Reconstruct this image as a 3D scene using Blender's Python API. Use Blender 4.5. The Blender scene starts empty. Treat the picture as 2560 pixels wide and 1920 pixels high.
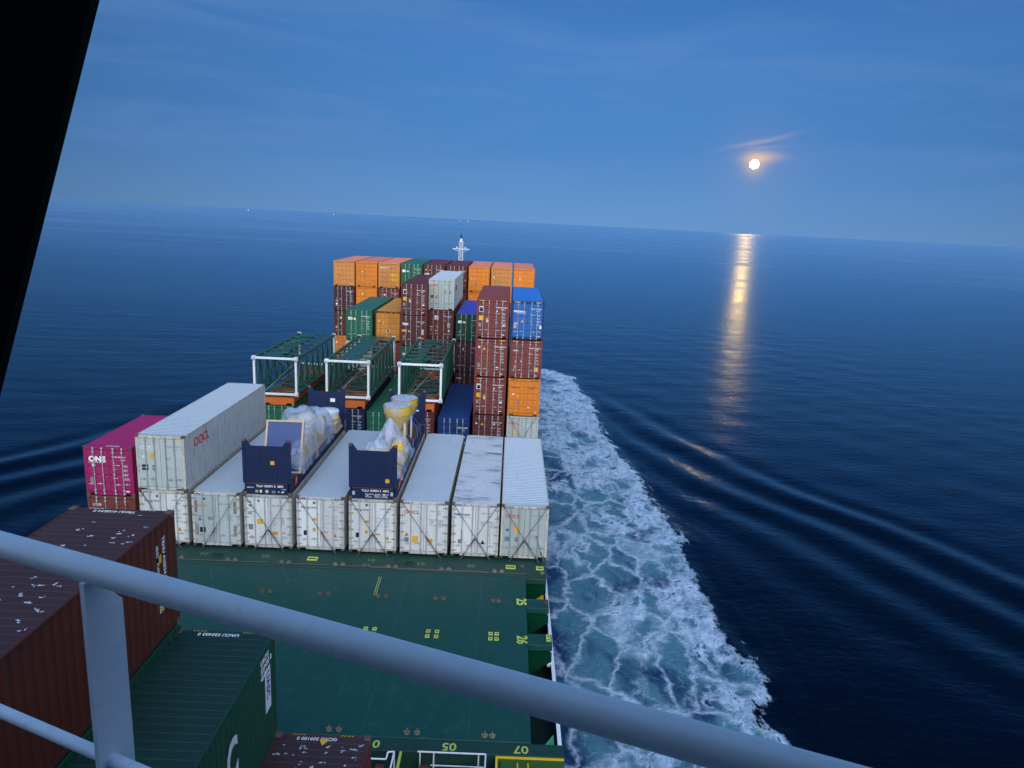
import bpy, math, random
import numpy as np
from mathutils import Matrix, Vector
random.seed(7)
PI = math.pi
SC = bpy.context.scene
COL = SC.collection

# ------------------------------------------------------------------ camera
CAM = Vector((18.4105, -34.8645, 17.0321))
yaw, pit, rol = 0.0072, -0.2195, 0.0458
fw = Vector((math.sin(yaw)*math.cos(pit), math.cos(yaw)*math.cos(pit), math.sin(pit)))
r0 = fw.cross(Vector((0, 0, 1))).normalized()
u0 = r0.cross(fw)
rt = r0*math.cos(rol) + u0*math.sin(rol)
up = -r0*math.sin(rol) + u0*math.cos(rol)
cd = bpy.data.cameras.new('camera')
cam = bpy.data.objects.new('camera', cd)
COL.objects.link(cam)
m = Matrix((rt, up, -fw)).transposed().to_4x4()
m.translation = CAM
cam.matrix_world = m
cd.sensor_width = 36.0
cd.lens = 36.0*1817.8/2560.0
cd.clip_start = 0.05
cd.clip_end = 300000.0
SC.camera = cam

# ------------------------------------------------------------------ world, sun, exposure
MOON_DIR = Vector((0.29789, 0.95092, 0.08376)).normalized()
W = bpy.data.worlds.new('World')
SC.world = W
W.use_nodes = True
SC.view_settings.view_transform = 'Standard'
SC.view_settings.look = 'None'
SC.view_settings.exposure = 0.0
SC.view_settings.gamma = 1.0
SC.cycles.use_denoising = True
SC.cycles.sample_clamp_indirect = 6.0
SC.cycles.max_bounces = 6
SC.cycles.transparent_max_bounces = 12
SC.cycles.caustics_reflective = False
SC.cycles.caustics_refractive = False


class NT:
    """small helper round a node tree"""
    def __init__(s, tree):
        s.t = tree
        s.n = tree.nodes
        s.l = tree.links

    def node(s, typ, **kw):
        n = s.n.new(typ)
        for k, v in kw.items():
            setattr(n, k, v)
        return n

    def setv(s, sock, v):
        if v is None:
            return
        if isinstance(v, bpy.types.NodeSocket):
            s.l.new(v, sock)
        elif isinstance(v, (tuple, list)) and len(v) == 3 and sock.type == 'RGBA':
            sock.default_value = (*v, 1)
        else:
            sock.default_value = v

    def math(s, op, a, b=None, c=None, clamp=False):
        n = s.node('ShaderNodeMath', operation=op, use_clamp=clamp)
        s.setv(n.inputs[0], a)
        s.setv(n.inputs[1], b)
        s.setv(n.inputs[2], c)
        return n.outputs[0]

    def vmath(s, op, a, b=None):
        n = s.node('ShaderNodeVectorMath', operation=op)
        s.setv(n.inputs[0], a)
        s.setv(n.inputs[1], b)
        return n.outputs['Value' if op in ('DOT_PRODUCT', 'LENGTH') else 'Vector']

    def mix(s, f, a, b, mode='MIX'):
        n = s.node('ShaderNodeMix', data_type='RGBA', blend_type=mode)
        s.setv(n.inputs[0], f)
        s.setv(n.inputs[6], a)
        s.setv(n.inputs[7], b)
        return n.outputs[2]

    def ramp(s, f, stops, interp='LINEAR'):
        n = s.node('ShaderNodeValToRGB')
        n.color_ramp.interpolation = interp
        e = n.color_ramp.elements
        while len(e) > 1:
            e.remove(e[-1])
        for i, (p, c) in enumerate(stops):
            x = e[0] if i == 0 else e.new(p)
            x.position = p
            x.color = (*c, 1) if isinstance(c, (tuple, list)) else (c, c, c, 1)
        s.setv(n.inputs[0], f)
        return n.outputs[0]

    def noise(s, vec, scale, detail=3, rough=0.5, dist=0.0):
        n = s.node('ShaderNodeTexNoise')
        s.setv(n.inputs['Vector'], vec)
        n.inputs['Scale'].default_value = scale
        n.inputs['Detail'].default_value = detail
        n.inputs['Roughness'].default_value = rough
        n.inputs['Distortion'].default_value = dist
        return n.outputs[0]

    def vor(s, vec, scale, feature='F1', rnd=1.0):
        n = s.node('ShaderNodeTexVoronoi', feature=feature)
        s.setv(n.inputs['Vector'], vec)
        n.inputs['Scale'].default_value = scale
        n.inputs['Randomness'].default_value = rnd
        return n.outputs['Distance']

    def mapping(s, vec, scale=(1, 1, 1), loc=(0, 0, 0), rot=(0, 0, 0)):
        n = s.node('ShaderNodeMapping')
        s.setv(n.inputs[0], vec)
        n.inputs['Location'].default_value = loc
        n.inputs['Rotation'].default_value = rot
        n.inputs['Scale'].default_value = scale
        return n.outputs[0]

    def sstep(s, v, a, b):
        n = s.node('ShaderNodeMapRange', interpolation_type='SMOOTHSTEP')
        s.setv(n.inputs[0], v)
        n.inputs[1].default_value = a
        n.inputs[2].default_value = b
        return n.outputs[0]


def build_world():
    t = NT(W.node_tree)
    t.n.clear()
    d = t.node('ShaderNodeTexCoord').outputs['Generated']
    d = t.vmath('NORMALIZE', d)
    sp = t.node('ShaderNodeSeparateXYZ')
    t.setv(sp.inputs[0], d)
    z = sp.outputs[2]
    el = t.math('MAXIMUM', z, 0.0)
    # dusk sky ahead: pale blue at the horizon, deeper above
    base = t.ramp(el, [(0.0, (0.140, 0.305, 0.600)), (0.035, (0.118, 0.290, 0.595)), (0.10, (0.078, 0.242, 0.575)),
                       (0.22, (0.066, 0.218, 0.56)), (0.36, (0.026, 0.118, 0.40)), (0.60, (0.010, 0.055, 0.19)), (0.85, (0.12, 0.30, 0.66)), (1.0, (0.40, 0.72, 1.35))])
    # afterglow astern (behind the bridge)
    back = t.math('MAXIMUM', t.math('MULTIPLY', sp.outputs[1], -1.0), 0.0)
    back = t.math('DIVIDE', t.math('MAXIMUM', t.math('SUBTRACT', 0.22, sp.outputs[1]), 0.0), 1.22)
    g = t.math('MULTIPLY', t.math('POWER', back, 1.2), t.math('POWER', t.math('SUBTRACT', 1.0, el), 1.6))
    glow = t.mix(1.0, (2.5, 2.35, 2.15), (1, 1, 1), 'MULTIPLY')
    gn = t.node('ShaderNodeVectorMath', operation='SCALE')
    t.setv(gn.inputs[0], glow)
    t.setv(gn.inputs['Scale'], g)
    # dimmer toward the beam, brightest right ahead (opposite the sunken sun)
    xx = t.math('SUBTRACT', sp.outputs[0], 0.10)
    az = t.math('SUBTRACT', 1.0, t.math('MINIMUM', t.math('MULTIPLY', t.math('MULTIPLY', xx, xx), 0.80), 0.35))
    an = t.node('ShaderNodeVectorMath', operation='SCALE')
    t.setv(an.inputs[0], base)
    t.setv(an.inputs['Scale'], az)
    sky = t.mix(1.0, an.outputs[0], gn.outputs[0], 'ADD')
    # the blue dome astern, high up
    g2 = t.math('MULTIPLY', back, t.math('POWER', el, 0.8))
    g2n = t.node('ShaderNodeVectorMath', operation='SCALE')
    g2n.inputs[0].default_value = (0.75, 1.30, 2.15)
    t.setv(g2n.inputs['Scale'], g2)
    sky = t.mix(1.0, sky, g2n.outputs[0], 'ADD')
    # thin high cloud veils
    cv = t.mapping(d, scale=(1.4, 1.4, 9.0), rot=(0, 0.10, 0))
    c1 = t.noise(cv, 2.6, 6, 0.55, 0.6)
    c1 = t.sstep(c1, 0.40, 0.70)
    veil = t.math('MULTIPLY', c1, t.sstep(el, 0.0, 0.12))
    sky = t.mix(t.math('MULTIPLY', t.math('MULTIPLY', veil, t.sstep(el, 0.6, 0.3)), 0.34), sky, (0.135, 0.270, 0.56))
    # moonlit haze and wisps
    md = MOON_DIR
    tx = Vector((0, 0, 1)).cross(md).normalized()*-1.0
    if tx.dot(rt) < 0:
        tx = -tx
    ty = tx.cross(md)
    if ty.z < 0:
        ty = -ty
    tx2 = (tx*math.cos(-0.05) - ty*math.sin(-0.05))
    ty2 = (tx*math.sin(-0.05) + ty*math.cos(-0.05))
    front = t.sstep(t.vmath('DOT_PRODUCT', d, tuple(md)), 0.5, 0.7)
    wob = t.math('MULTIPLY', t.math('SUBTRACT', t.noise(t.mapping(d, scale=(1, 1, 3)), 14, 3), 0.5), 0.008)
    u = t.vmath('DOT_PRODUCT', d, tuple(tx2))
    v = t.math('ADD', t.vmath('DOT_PRODUCT', d, tuple(ty2)), wob)

    def gauss(uu, uc, us, vv, vs):
        a = t.math('DIVIDE', t.math('SUBTRACT', uu, uc), us)
        b = t.math('DIVIDE', vv, vs)
        q = t.math('ADD', t.math('MULTIPLY', a, a), t.math('MULTIPLY', b, b))
        return t.math('EXPONENT', t.math('MULTIPLY', q, -1.0))
    line = t.math('SUBTRACT', v, t.math('ADD', 0.0265, t.math('MULTIPLY', u, 0.18)))
    s1 = t.math('MULTIPLY', gauss(u, 0.004, 0.034, line, 0.0030), 0.24)
    s1b = t.math('MULTIPLY', gauss(u, 0.01, 0.02, t.math('SUBTRACT', v, 0.0195), 0.0020), 0.14)
    s2 = t.math('MULTIPLY', gauss(u, 0.008, 0.021, t.math('SUBTRACT', v, 0.0075), 0.0060), 0.55)
    s3 = t.math('MULTIPLY', gauss(u, 0.0, 0.013, v, 0.013), 0.55)
    s4 = t.math('MULTIPLY', gauss(u, 0.0, 0.05, v, 0.05), 0.06)
    warm = t.math('MINIMUM', t.math('ADD', t.math('ADD', s1, s1b), t.math('ADD', s2, t.math('ADD', s3, s4))), 1.0)
    warm = t.math('MULTIPLY', warm, front)
    sky = t.mix(warm, sky, (0.80, 0.56, 0.42))
    bg = t.node('ShaderNodeBackground')
    t.setv(bg.inputs[0], sky)
    bg.inputs[1].default_value = 1.0
    out = t.node('ShaderNodeOutputWorld')
    t.l.new(bg.outputs[0], out.inputs[0])


build_world()

# last light of the sunken sun, wide and soft, from astern
sl = bpy.data.lights.new('dusk_sun', 'SUN')
sl.energy = 1.6
sl.angle = math.radians(50)
sl.color = (1.0, 0.94, 0.84)
so = bpy.data.objects.new('dusk_sun', sl)
COL.objects.link(so)
SUN_FROM = Vector((0.10, -0.83, 0.56)).normalized()
so.rotation_euler = SUN_FROM.to_track_quat('Z', 'Y').to_euler()
so.location = (0, -60, 60)


# ------------------------------------------------------------------ materials
MATS = {}


def lin(r, g, b):
    f = lambda c: (c/255.0/12.92) if c/255.0 <= 0.04045 else ((c/255.0+0.055)/1.055)**2.4
    return (f(r), f(g), f(b))


def paint(name, rgb, rough=0.5, dirt=0.25, rust=0.0, dirtcol=(0.07, 0.06, 0.05), scale=1.0, metal=0.0, fade=0.12, streak=True, bump=0.15):
    if name in MATS:
        return MATS[name]
    mt = bpy.data.materials.new(name)
    mt.use_nodes = True
    t = NT(mt.node_tree)
    b = t.n['Principled BSDF']
    co = t.node('ShaderNodeTexCoord').outputs['Object']
    oi = t.node('ShaderNodeObjectInfo').outputs['Random']
    off = t.node('ShaderNodeCombineXYZ')
    t.setv(off.inputs[0], t.math('MULTIPLY', oi, 37.0))
    t.setv(off.inputs[1], t.math('MULTIPLY', oi, 91.0))
    co = t.vmath('ADD', co, off.outputs[0])
    n1 = t.noise(co, 0.9*scale, 5, 0.6)
    col = t.mix(t.math('MULTIPLY', t.sstep(n1, 0.35, 0.75), fade*2), rgb, tuple(min(1, c*1.25+0.008) for c in rgb))
    hv = t.node('ShaderNodeHueSaturation')
    t.setv(hv.inputs['Color'], col)
    t.setv(hv.inputs['Value'], t.math('ADD', 0.86, t.math('MULTIPLY', oi, 0.26)))
    col = hv.outputs[0]
    n2 = t.noise(t.mapping(co, scale=(3.0, 3.0, 0.5 if streak else 3.0)), 1.6*scale, 6, 0.65)
    col = t.mix(t.math('MULTIPLY', t.sstep(n2, 0.50, 0.78), dirt), col, dirtcol)
    if rust > 0:
        n3 = t.noise(t.mapping(co, scale=(2, 2, 0.8)), 2.6*scale, 8, 0.7)
        col = t.mix(t.math('MULTIPLY', t.sstep(n3, 0.63-0.1*rust, 0.70), min(1.0, rust*1.5)), col, (0.13, 0.05, 0.022))
    t.setv(b.inputs['Base Color'], col)
    t.setv(b.inputs['Roughness'], t.math('ADD', rough-0.08, t.math('MULTIPLY', n1, 0.2)))
    b.inputs['Metallic'].default_value = metal
    b.inputs['Specular IOR Level'].default_value = 0.35
    if bump:
        bp = t.node('ShaderNodeBump')
        bp.inputs['Strength'].default_value = bump
        bp.inputs['Distance'].default_value = 0.02
        t.setv(bp.inputs['Height'], t.noise(co, 3.0*scale, 4, 0.6))
        t.l.new(bp.outputs[0], b.inputs['Normal'])
    MATS[name] = mt
    return mt


M = dict(
    orange=paint('orange_paint', (0.66, 0.20, 0.030), dirt=0.30, rust=0.25),
    orange_tan=paint('faded_orange_paint', (0.60, 0.24, 0.060), dirt=0.35, rust=0.3),
    orange_deep=paint('bright_orange_paint', (0.72, 0.22, 0.022), dirt=0.2, rust=0.2),
    amber=paint('amber_paint', (0.50, 0.20, 0.028), dirt=0.22, rust=0.15),
    roof_salmon=paint('salmon_roof_paint', (0.62, 0.185, 0.11), dirt=0.12, rust=0.1, streak=False),  # salmon tone for the roofs of the orange containers
    maroon=paint('maroon_paint', (0.105, 0.022, 0.022), dirt=0.45, rust=0.1),
    redbrown=paint('red_brown_paint', (0.185, 0.040, 0.032), dirt=0.45, rust=0.1),
    darkmaroon=paint('dark_maroon_paint', (0.060, 0.014, 0.017), dirt=0.2, rust=0.1),
    brown=paint('rust_brown_paint', (0.085, 0.018, 0.009), dirt=0.25, rust=0.3),
    green=paint('container_green_paint', (0.012, 0.120, 0.060), dirt=0.2, rust=0.08),
    teal=paint('teal_green_paint', (0.018, 0.115, 0.085), dirt=0.2, rust=0.05, streak=False),
    dgreen=paint('dark_green_paint', (0.006, 0.055, 0.030), dirt=0.2, rust=0.05),
    blue=paint('light_blue_paint', (0.020, 0.130, 0.400), dirt=0.2, rust=0.1),
    dblue=paint('dark_blue_paint', (0.006, 0.034, 0.140), dirt=0.2, rust=0.1),
    navy=paint('navy_paint', (0.006, 0.016, 0.058), dirt=0.15, rust=0.03, rough=0.55),
    tarp=paint('blue_tarpaulin', (0.035, 0.050, 0.330), dirt=0.15, streak=False, rough=0.6),
    pink=paint('magenta_paint', (0.30, 0.014, 0.095), dirt=0.18, rust=0.03),
    white=paint('reefer_white_paint', (0.68, 0.69, 0.66), dirt=0.38, rust=0.10, dirtcol=(0.30, 0.27, 0.22), fade=0.05),
    dwhite=paint('dirty_white_paint', (0.50, 0.53, 0.47), dirt=0.4, rust=0.14, dirtcol=(0.20, 0.20, 0.16), fade=0.05),
    grey=paint('pale_grey_paint', (0.44, 0.50, 0.47), dirt=0.35, rust=0.12, dirtcol=(0.20, 0.19, 0.14), fade=0.05),
    frame_white=paint('reefer_frame_paint', (0.52, 0.50, 0.44), dirt=0.75, rust=0.85, dirtcol=(0.17, 0.12, 0.07), scale=1.8),
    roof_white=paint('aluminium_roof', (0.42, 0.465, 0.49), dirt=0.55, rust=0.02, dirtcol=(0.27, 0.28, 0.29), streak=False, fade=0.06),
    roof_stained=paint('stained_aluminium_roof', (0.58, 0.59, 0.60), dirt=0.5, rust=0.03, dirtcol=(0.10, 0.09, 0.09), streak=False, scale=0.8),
    side_grey=paint('aluminium_side', (0.42, 0.44, 0.43), dirt=0.85, rust=0.12, dirtcol=(0.13, 0.13, 0.12), scale=1.3),
    rodgrey=paint('galvanised_steel', (0.42, 0.44, 0.44), dirt=0.3, metal=0.1, rough=0.5, dirtcol=(0.16, 0.14, 0.11), bump=0),
    lash=paint('lashing_steel', (0.10, 0.095, 0.09), dirt=0.5, metal=0.4, rough=0.5, bump=0),
    hinge=paint('hinge_grey_paint', (0.30, 0.32, 0.31), dirt=0.3, bump=0),
    casting=paint('corner_casting_steel', (0.14, 0.085, 0.055), dirt=0.5, rust=0.5, scale=3, bump=0),
    rubber=paint('black_rubber', (0.012, 0.012, 0.013), dirt=0.1, rough=0.7, bump=0),
    deck=paint('hatch_green_paint', (0.002, 0.047, 0.037), rough=0.55, dirt=0.8, rust=0.0, dirtcol=(0.022, 0.080, 0.068), streak=False, scale=0.6, fade=0.10),
    deckdark=paint('worn_deck_green_paint', (0.010, 0.048, 0.034), rough=0.5, dirt=0.6, rust=0.12, dirtcol=(0.012, 0.016, 0.014), streak=False, scale=1.3),
    stanchgreen=paint('stanchion_green_paint', (0.0008, 0.028, 0.011), dirt=0.0, fade=0.05, rough=0.8, bump=0.05),  # saturated green of the outrigger brackets and sloping plates
    boomgreen=paint('crane_green_paint', (0.016, 0.085, 0.062), rough=0.4, dirt=0.2, rust=0.04, bump=0),
    boomwhite=paint('crane_white_paint', (0.72, 0.74, 0.74), rough=0.4, dirt=0.2, rust=0.12, bump=0),
    rackorange=paint('flat_rack_orange_paint', (0.55, 0.12, 0.020), dirt=0.4, rust=0.3),
    wood=paint('wooden_deck_planks', (0.085, 0.050, 0.035), dirt=0.4, rough=0.8, streak=False),
    rustbox=paint('rusty_steel', (0.16, 0.050, 0.020), dirt=0.5, rust=0.6, streak=False, scale=2),
    yellow=paint('yellow_paint', (0.70, 0.43, 0.025), dirt=0.12, bump=0),
    ylabel=paint('yellow_sticker', (0.80, 0.42, 0.03), dirt=0.1, bump=0),
    osticker=paint('orange_sticker', (0.72, 0.30, 0.03), dirt=0.1, bump=0),
    ydeck=paint('deck_marking_yellow', (0.50, 0.56, 0.10), dirt=0.45, dirtcol=(0.03, 0.07, 0.04), streak=False, scale=6, bump=0),
    txtwhite=paint('white_lettering', (0.80, 0.80, 0.80), dirt=0.1, bump=0),
    txtgrey=paint('faded_grey_lettering', (0.24, 0.26, 0.27), dirt=0.1, bump=0),
    txtdark=paint('dark_lettering', (0.05, 0.06, 0.09), dirt=0.1, bump=0),
    txtred=paint('red_lettering', (0.70, 0.045, 0.035), dirt=0.1, bump=0),
    txtblue=paint('blue_lettering', (0.03, 0.05, 0.28), dirt=0.1, bump=0),
    dark=paint('dark_panel', (0.018, 0.022, 0.028), dirt=0.1, bump=0),
    greyplate=paint('grey_plate', (0.22, 0.21, 0.19), dirt=0.2, bump=0),
    blueplate=paint('blue_grey_plate', (0.12, 0.20, 0.30), dirt=0.2, bump=0),
    rail=paint('rail_white_paint', (0.82, 0.86, 0.88), rough=0.40, dirt=0.30, dirtcol=(0.50, 0.52, 0.53), rust=0.0, bump=0.10, scale=7, streak=False),
    railwhite=paint('deck_rail_white_paint', (0.72, 0.74, 0.76), rough=0.4, dirt=0.15, bump=0),
    hullg=paint('hull_green_paint', (0.002, 0.022, 0.012), dirt=0.3),
    inside=paint('wheelhouse_lining', (0.075, 0.080, 0.070), rough=0.8, dirt=0.1, bump=0),
    house=paint('superstructure_white_paint', (0.78, 0.78, 0.76), dirt=0.15, rust=0.02),
    tan=paint('tan_timber', (0.48, 0.36, 0.22), dirt=0.15, bump=0),
    bluepanel=paint('dark_blue_panel', (0.018, 0.055, 0.20), rough=0.3, dirt=0.1, bump=0),
    strap=paint('blue_strap', (0.02, 0.14, 0.55), dirt=0.1, bump=0, rough=0.6),
    otag=paint('orange_plastic', (0.85, 0.16, 0.04), dirt=0.05, bump=0, rough=0.4),
    pinkp=paint('pink_paper', (0.75, 0.30, 0.50), dirt=0.05, bump=0),
    splash=paint('bird_droppings', (0.62, 0.66, 0.74), dirt=0.1, bump=0),
    sock=paint('worn_socket_steel', (0.22, 0.17, 0.11), dirt=0.5, rust=0.4, scale=4, bump=0),
    dimyellow=paint('worn_yellow_numbers', (0.16, 0.22, 0.05), dirt=0.6, dirtcol=(0.012, 0.04, 0.028), streak=False, scale=8, bump=0),
    oldgreen=paint('dull_green_roof', (0.008, 0.036, 0.026), dirt=0.7, dirtcol=(0.022, 0.024, 0.022), streak=False, scale=0.9),
    oldbrown=paint('dull_brown_roof', (0.048, 0.022, 0.022), dirt=0.6, rust=0.05, dirtcol=(0.030, 0.026, 0.028), streak=False, scale=0.9),
    cream=paint('cream_machine_paint', (0.55, 0.50, 0.38), dirt=0.2, bump=0),
)


M['stanchgreen'].node_tree.nodes['Principled BSDF'].inputs['Specular IOR Level'].default_value = 0.03


def stain_roof():
    mt = M['roof_stained']
    t = NT(mt.node_tree)
    b = t.n['Principled BSDF']
    co = t.node('ShaderNodeTexCoord').outputs['Object']
    src = b.inputs['Base Color'].links[0].from_socket
    n1 = t.noise(t.mapping(co, scale=(0.55, 1.5, 1), loc=(4.3, 1.7, 0)), 0.75, 3, 0.5)
    n2 = t.noise(t.mapping(co, scale=(0.8, 6, 1)), 1.2, 6, 0.7, 0.4)
    f = t.math('MULTIPLY', t.sstep(n1, 0.50, 0.66), t.sstep(n2, 0.42, 0.62))
    g = t.math('MULTIPLY', t.sstep(n2, 0.62, 0.70), 0.5)
    col = t.mix(t.math('MINIMUM', t.math('ADD', f, g), 0.85), src, (0.05, 0.055, 0.07))
    t.setv(b.inputs['Base Color'], col)


stain_roof()


def plastic_mat(name='clear_plastic_sheet', tr=0.45):
    mt = bpy.data.materials.new(name)
    mt.use_nodes = True
    t = NT(mt.node_tree)
    b = t.n['Principled BSDF']
    b.inputs['Base Color'].default_value = (0.60, 0.68, 0.86, 1)
    b.inputs['Roughness'].default_value = 0.2
    tl = t.node('ShaderNodeBsdfTranslucent')
    tl.inputs[0].default_value = (0.6, 0.65, 0.75, 1)
    tp = t.node('ShaderNodeBsdfTransparent')
    co = t.node('ShaderNodeTexCoord').outputs['Object']
    m1 = t.node('ShaderNodeMixShader')
    m1.inputs[0].default_value = 0.25
    t.l.new(b.outputs[0], m1.inputs[1])
    t.l.new(tl.outputs[0], m1.inputs[2])
    m2 = t.node('ShaderNodeMixShader')
    f = t.math('ADD', tr*0.55, t.math('MULTIPLY', t.sstep(t.noise(co, 1.1, 3, 0.5, 0.6), 0.35, 0.65), tr*0.75))
    t.setv(m2.inputs[0], f)
    t.l.new(m1.outputs[0], m2.inputs[1])
    t.l.new(tp.outputs[0], m2.inputs[2])
    bp = t.node('ShaderNodeBump')
    bp.inputs['Strength'].default_value = 0.9
    bp.inputs['Distance'].default_value = 0.16
    w = t.node('ShaderNodeTexNoise')
    t.setv(w.inputs['Vector'], t.mapping(co, scale=(2.2, 2.2, 0.7)))
    w.inputs['Scale'].default_value = 0.9
    w.inputs['Detail'].default_value = 3
    w.inputs['Distortion'].default_value = 1.4
    t.setv(bp.inputs['Height'], t.math('ABSOLUTE', t.math('SUBTRACT', w.outputs[0], 0.5)))
    t.l.new(bp.outputs[0], b.inputs['Normal'])
    t.l.new(bp.outputs[0], tl.inputs['Normal'])
    t.l.new(m2.outputs[0], t.n['Material Output'].inputs[0])
    return mt


PLASTIC = plastic_mat('clear_plastic_sheet', 0.60)
PLASTIC2 = plastic_mat('thin_plastic_film', 0.62)
PLASTIC3 = plastic_mat('clear_plastic_wrap', 0.92)


# ------------------------------------------------------------------ mesh helpers
class MB:
    def __init__(s):
        s.v = []
        s.f = []
        s.sm = False

    def add(s, vs, fs):
        o = len(s.v)
        s.v += [tuple(v) for v in vs]
        s.f += [tuple(o+i for i in f) for f in fs]
        return s

    def box(s, x0, x1, y0, y1, z0, z1, b=0.0):
        if b:
            # chamfered along the vertical and horizontal edges
            b = min(b, (x1-x0)/3, (y1-y0)/3, (z1-z0)/3)
            P = []
            for X in (0, 1):
                for Y in (0, 1):
                    for Z in (0, 1):
                        cx, cy, cz = (x0, x1)[X], (y0, y1)[Y], (z0, z1)[Z]
                        sx, sy, sz = (b, -b)[X], (b, -b)[Y], (b, -b)[Z]
                        P += [(cx, cy+sy, cz+sz), (cx+sx, cy, cz+sz), (cx+sx, cy+sy, cz)]
            I = lambda X, Y, Z, k: (X*4+Y*2+Z)*3+k
            F = []
            for X in (0, 1):
                F.append((I(X, 0, 0, 0), I(X, 1, 0, 0), I(X, 1, 1, 0), I(X, 0, 1, 0)))
            for Y in (0, 1):
                F.append((I(0, Y, 0, 1), I(1, Y, 0, 1), I(1, Y, 1, 1), I(0, Y, 1, 1)))
            for Z in (0, 1):
                F.append((I(0, 0, Z, 2), I(1, 0, Z, 2), I(1, 1, Z, 2), I(0, 1, Z, 2)))
            for A in (0, 1):
                for B in (0, 1):
                    F.append((I(0, A, B, 1), I(1, A, B, 1), I(1, A, B, 2), I(0, A, B, 2)))
                    F.append((I(A, 0, B, 0), I(A, 1, B, 0), I(A, 1, B, 2), I(A, 0, B, 2)))
                    F.append((I(A, B, 0, 0), I(A, B, 1, 0), I(A, B, 1, 1), I(A, B, 0, 1)))
            for X in (0, 1):
                for Y in (0, 1):
                    for Z in (0, 1):
                        F.append((I(X, Y, Z, 0), I(X, Y, Z, 1), I(X, Y, Z, 2)))
            return s.add(P, F)
        vs = [(x0, y0, z0), (x1, y0, z0), (x1, y1, z0), (x0, y1, z0), (x0, y0, z1), (x1, y0, z1), (x1, y1, z1), (x0, y1, z1)]
        return s.add(vs, [(0, 3, 2, 1), (4, 5, 6, 7), (0, 1, 5, 4), (1, 2, 6, 5), (2, 3, 7, 6), (3, 0, 4, 7)])

    def tube(s, p, q, r, n=8, r2=None, caps=True):
        p, q = Vector(p), Vector(q)
        r2 = r if r2 is None else r2
        d = (q-p).normalized()
        a = d.orthogonal().normalized()
        b = d.cross(a)
        vs = []
        for c, rr in ((p, r), (q, r2)):
            for i in range(n):
                t = 2*PI*i/n
                vs.append(c + (a*math.cos(t)+b*math.sin(t))*rr)
        fs = [(i, (i+1) % n, n+(i+1) % n, n+i) for i in range(n)]
        if caps:
            fs += [tuple(range(n-1, -1, -1)), tuple(range(n, 2*n))]
        return s.add(vs, fs)

    def path(s, pts, r, n=6):
        for a, b in zip(pts[:-1], pts[1:]):
            s.tube(a, b, r, n)
        return s

    def ext(s, prof, axis, a, b):
        """extrude a 2D polygon along an axis: prof in the other two axes (in xyz order)"""
        def P(u, v, w):
            return {'x': (w, u, v), 'y': (u, w, v), 'z': (u, v, w)}[axis]
        n = len(prof)
        vs = [P(u, v, a) for u, v in prof] + [P(u, v, b) for u, v in prof]
        fs = [(i, (i+1) % n, n+(i+1) % n, n+i) for i in range(n)] + [tuple(range(n-1, -1, -1)), tuple(range(n, 2*n))]
        return s.add(vs, fs)

    def strip(s, prof, axis, a, b):
        """open ribbon of a 2D profile along an axis"""
        def P(u, v, w):
            return {'x': (w, u, v), 'y': (u, w, v), 'z': (u, v, w)}[axis]
        n = len(prof)
        vs = [P(u, v, a) for u, v in prof] + [P(u, v, b) for u, v in prof]
        return s.add(vs, [(i, i+1, n+i+1, n+i) for i in range(n-1)])

    def lathe(s, c, prof, n=24, cap=True):
        vs = []
        for r, z in prof:
            for i in range(n):
                t = 2*PI*i/n
                vs.append((c[0]+r*math.cos(t), c[1]+r*math.sin(t), c[2]+z))
        fs = []
        for k in range(len(prof)-1):
            for i in range(n):
                fs.append((k*n+i, k*n+(i+1) % n, (k+1)*n+(i+1) % n, (k+1)*n+i))
        if cap:
            fs += [tuple(range(n-1, -1, -1)), tuple(range((len(prof)-1)*n, len(prof)*n))]
        return s.add(vs, fs)

    def mesh(s, name, smooth=False):
        me = bpy.data.meshes.new(name)
        me.from_pydata([tuple(v) for v in s.v], [], s.f)
        me.update()
        import bmesh
        bm = bmesh.new()
        bm.from_mesh(me)
        bmesh.ops.recalc_face_normals(bm, faces=bm.faces)
        bm.to_mesh(me)
        bm.free()
        if smooth:
            for p in me.polygons:
                p.use_smooth = True
            try:
                me.set_sharp_from_angle(angle=math.radians(40))
            except Exception:
                pass
        return me


MC = {}


def matmesh(me, mat):
    k = (me.name, mat.name)
    if k not in MC:
        c = me.copy()
        c.materials.clear()
        c.materials.append(mat)
        MC[k] = c
    return MC[k]


def put(name, me, mat, parent=None, loc=(0, 0, 0), rot=(0, 0, 0), label=None, cat=None, group=None, kind=None, scale=None):
    if isinstance(me, MB):
        me = me.mesh(name, smooth=me.sm)
    o = bpy.data.objects.new(name, matmesh(me, mat) if mat else me)
    COL.objects.link(o)
    o.location = loc
    o.rotation_euler = rot
    if scale:
        o.scale = scale
    if parent:
        o.parent = parent
    tag(o, label, cat, group, kind)
    return o


def tag(o, label=None, cat=None, group=None, kind=None):
    if label:
        o['label'] = label
    if cat:
        o['category'] = cat
    if group:
        o['group'] = group
    if kind:
        o['kind'] = kind
    return o


def empty(name, loc, label, cat, group=None, rot=(0, 0, 0), kind=None):
    o = bpy.data.objects.new(name, None)
    COL.objects.link(o)
    o.location = loc
    o.rotation_euler = rot
    o.empty_display_size = 0.3
    return tag(o, label, cat, group, kind)


TX = {}


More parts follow.
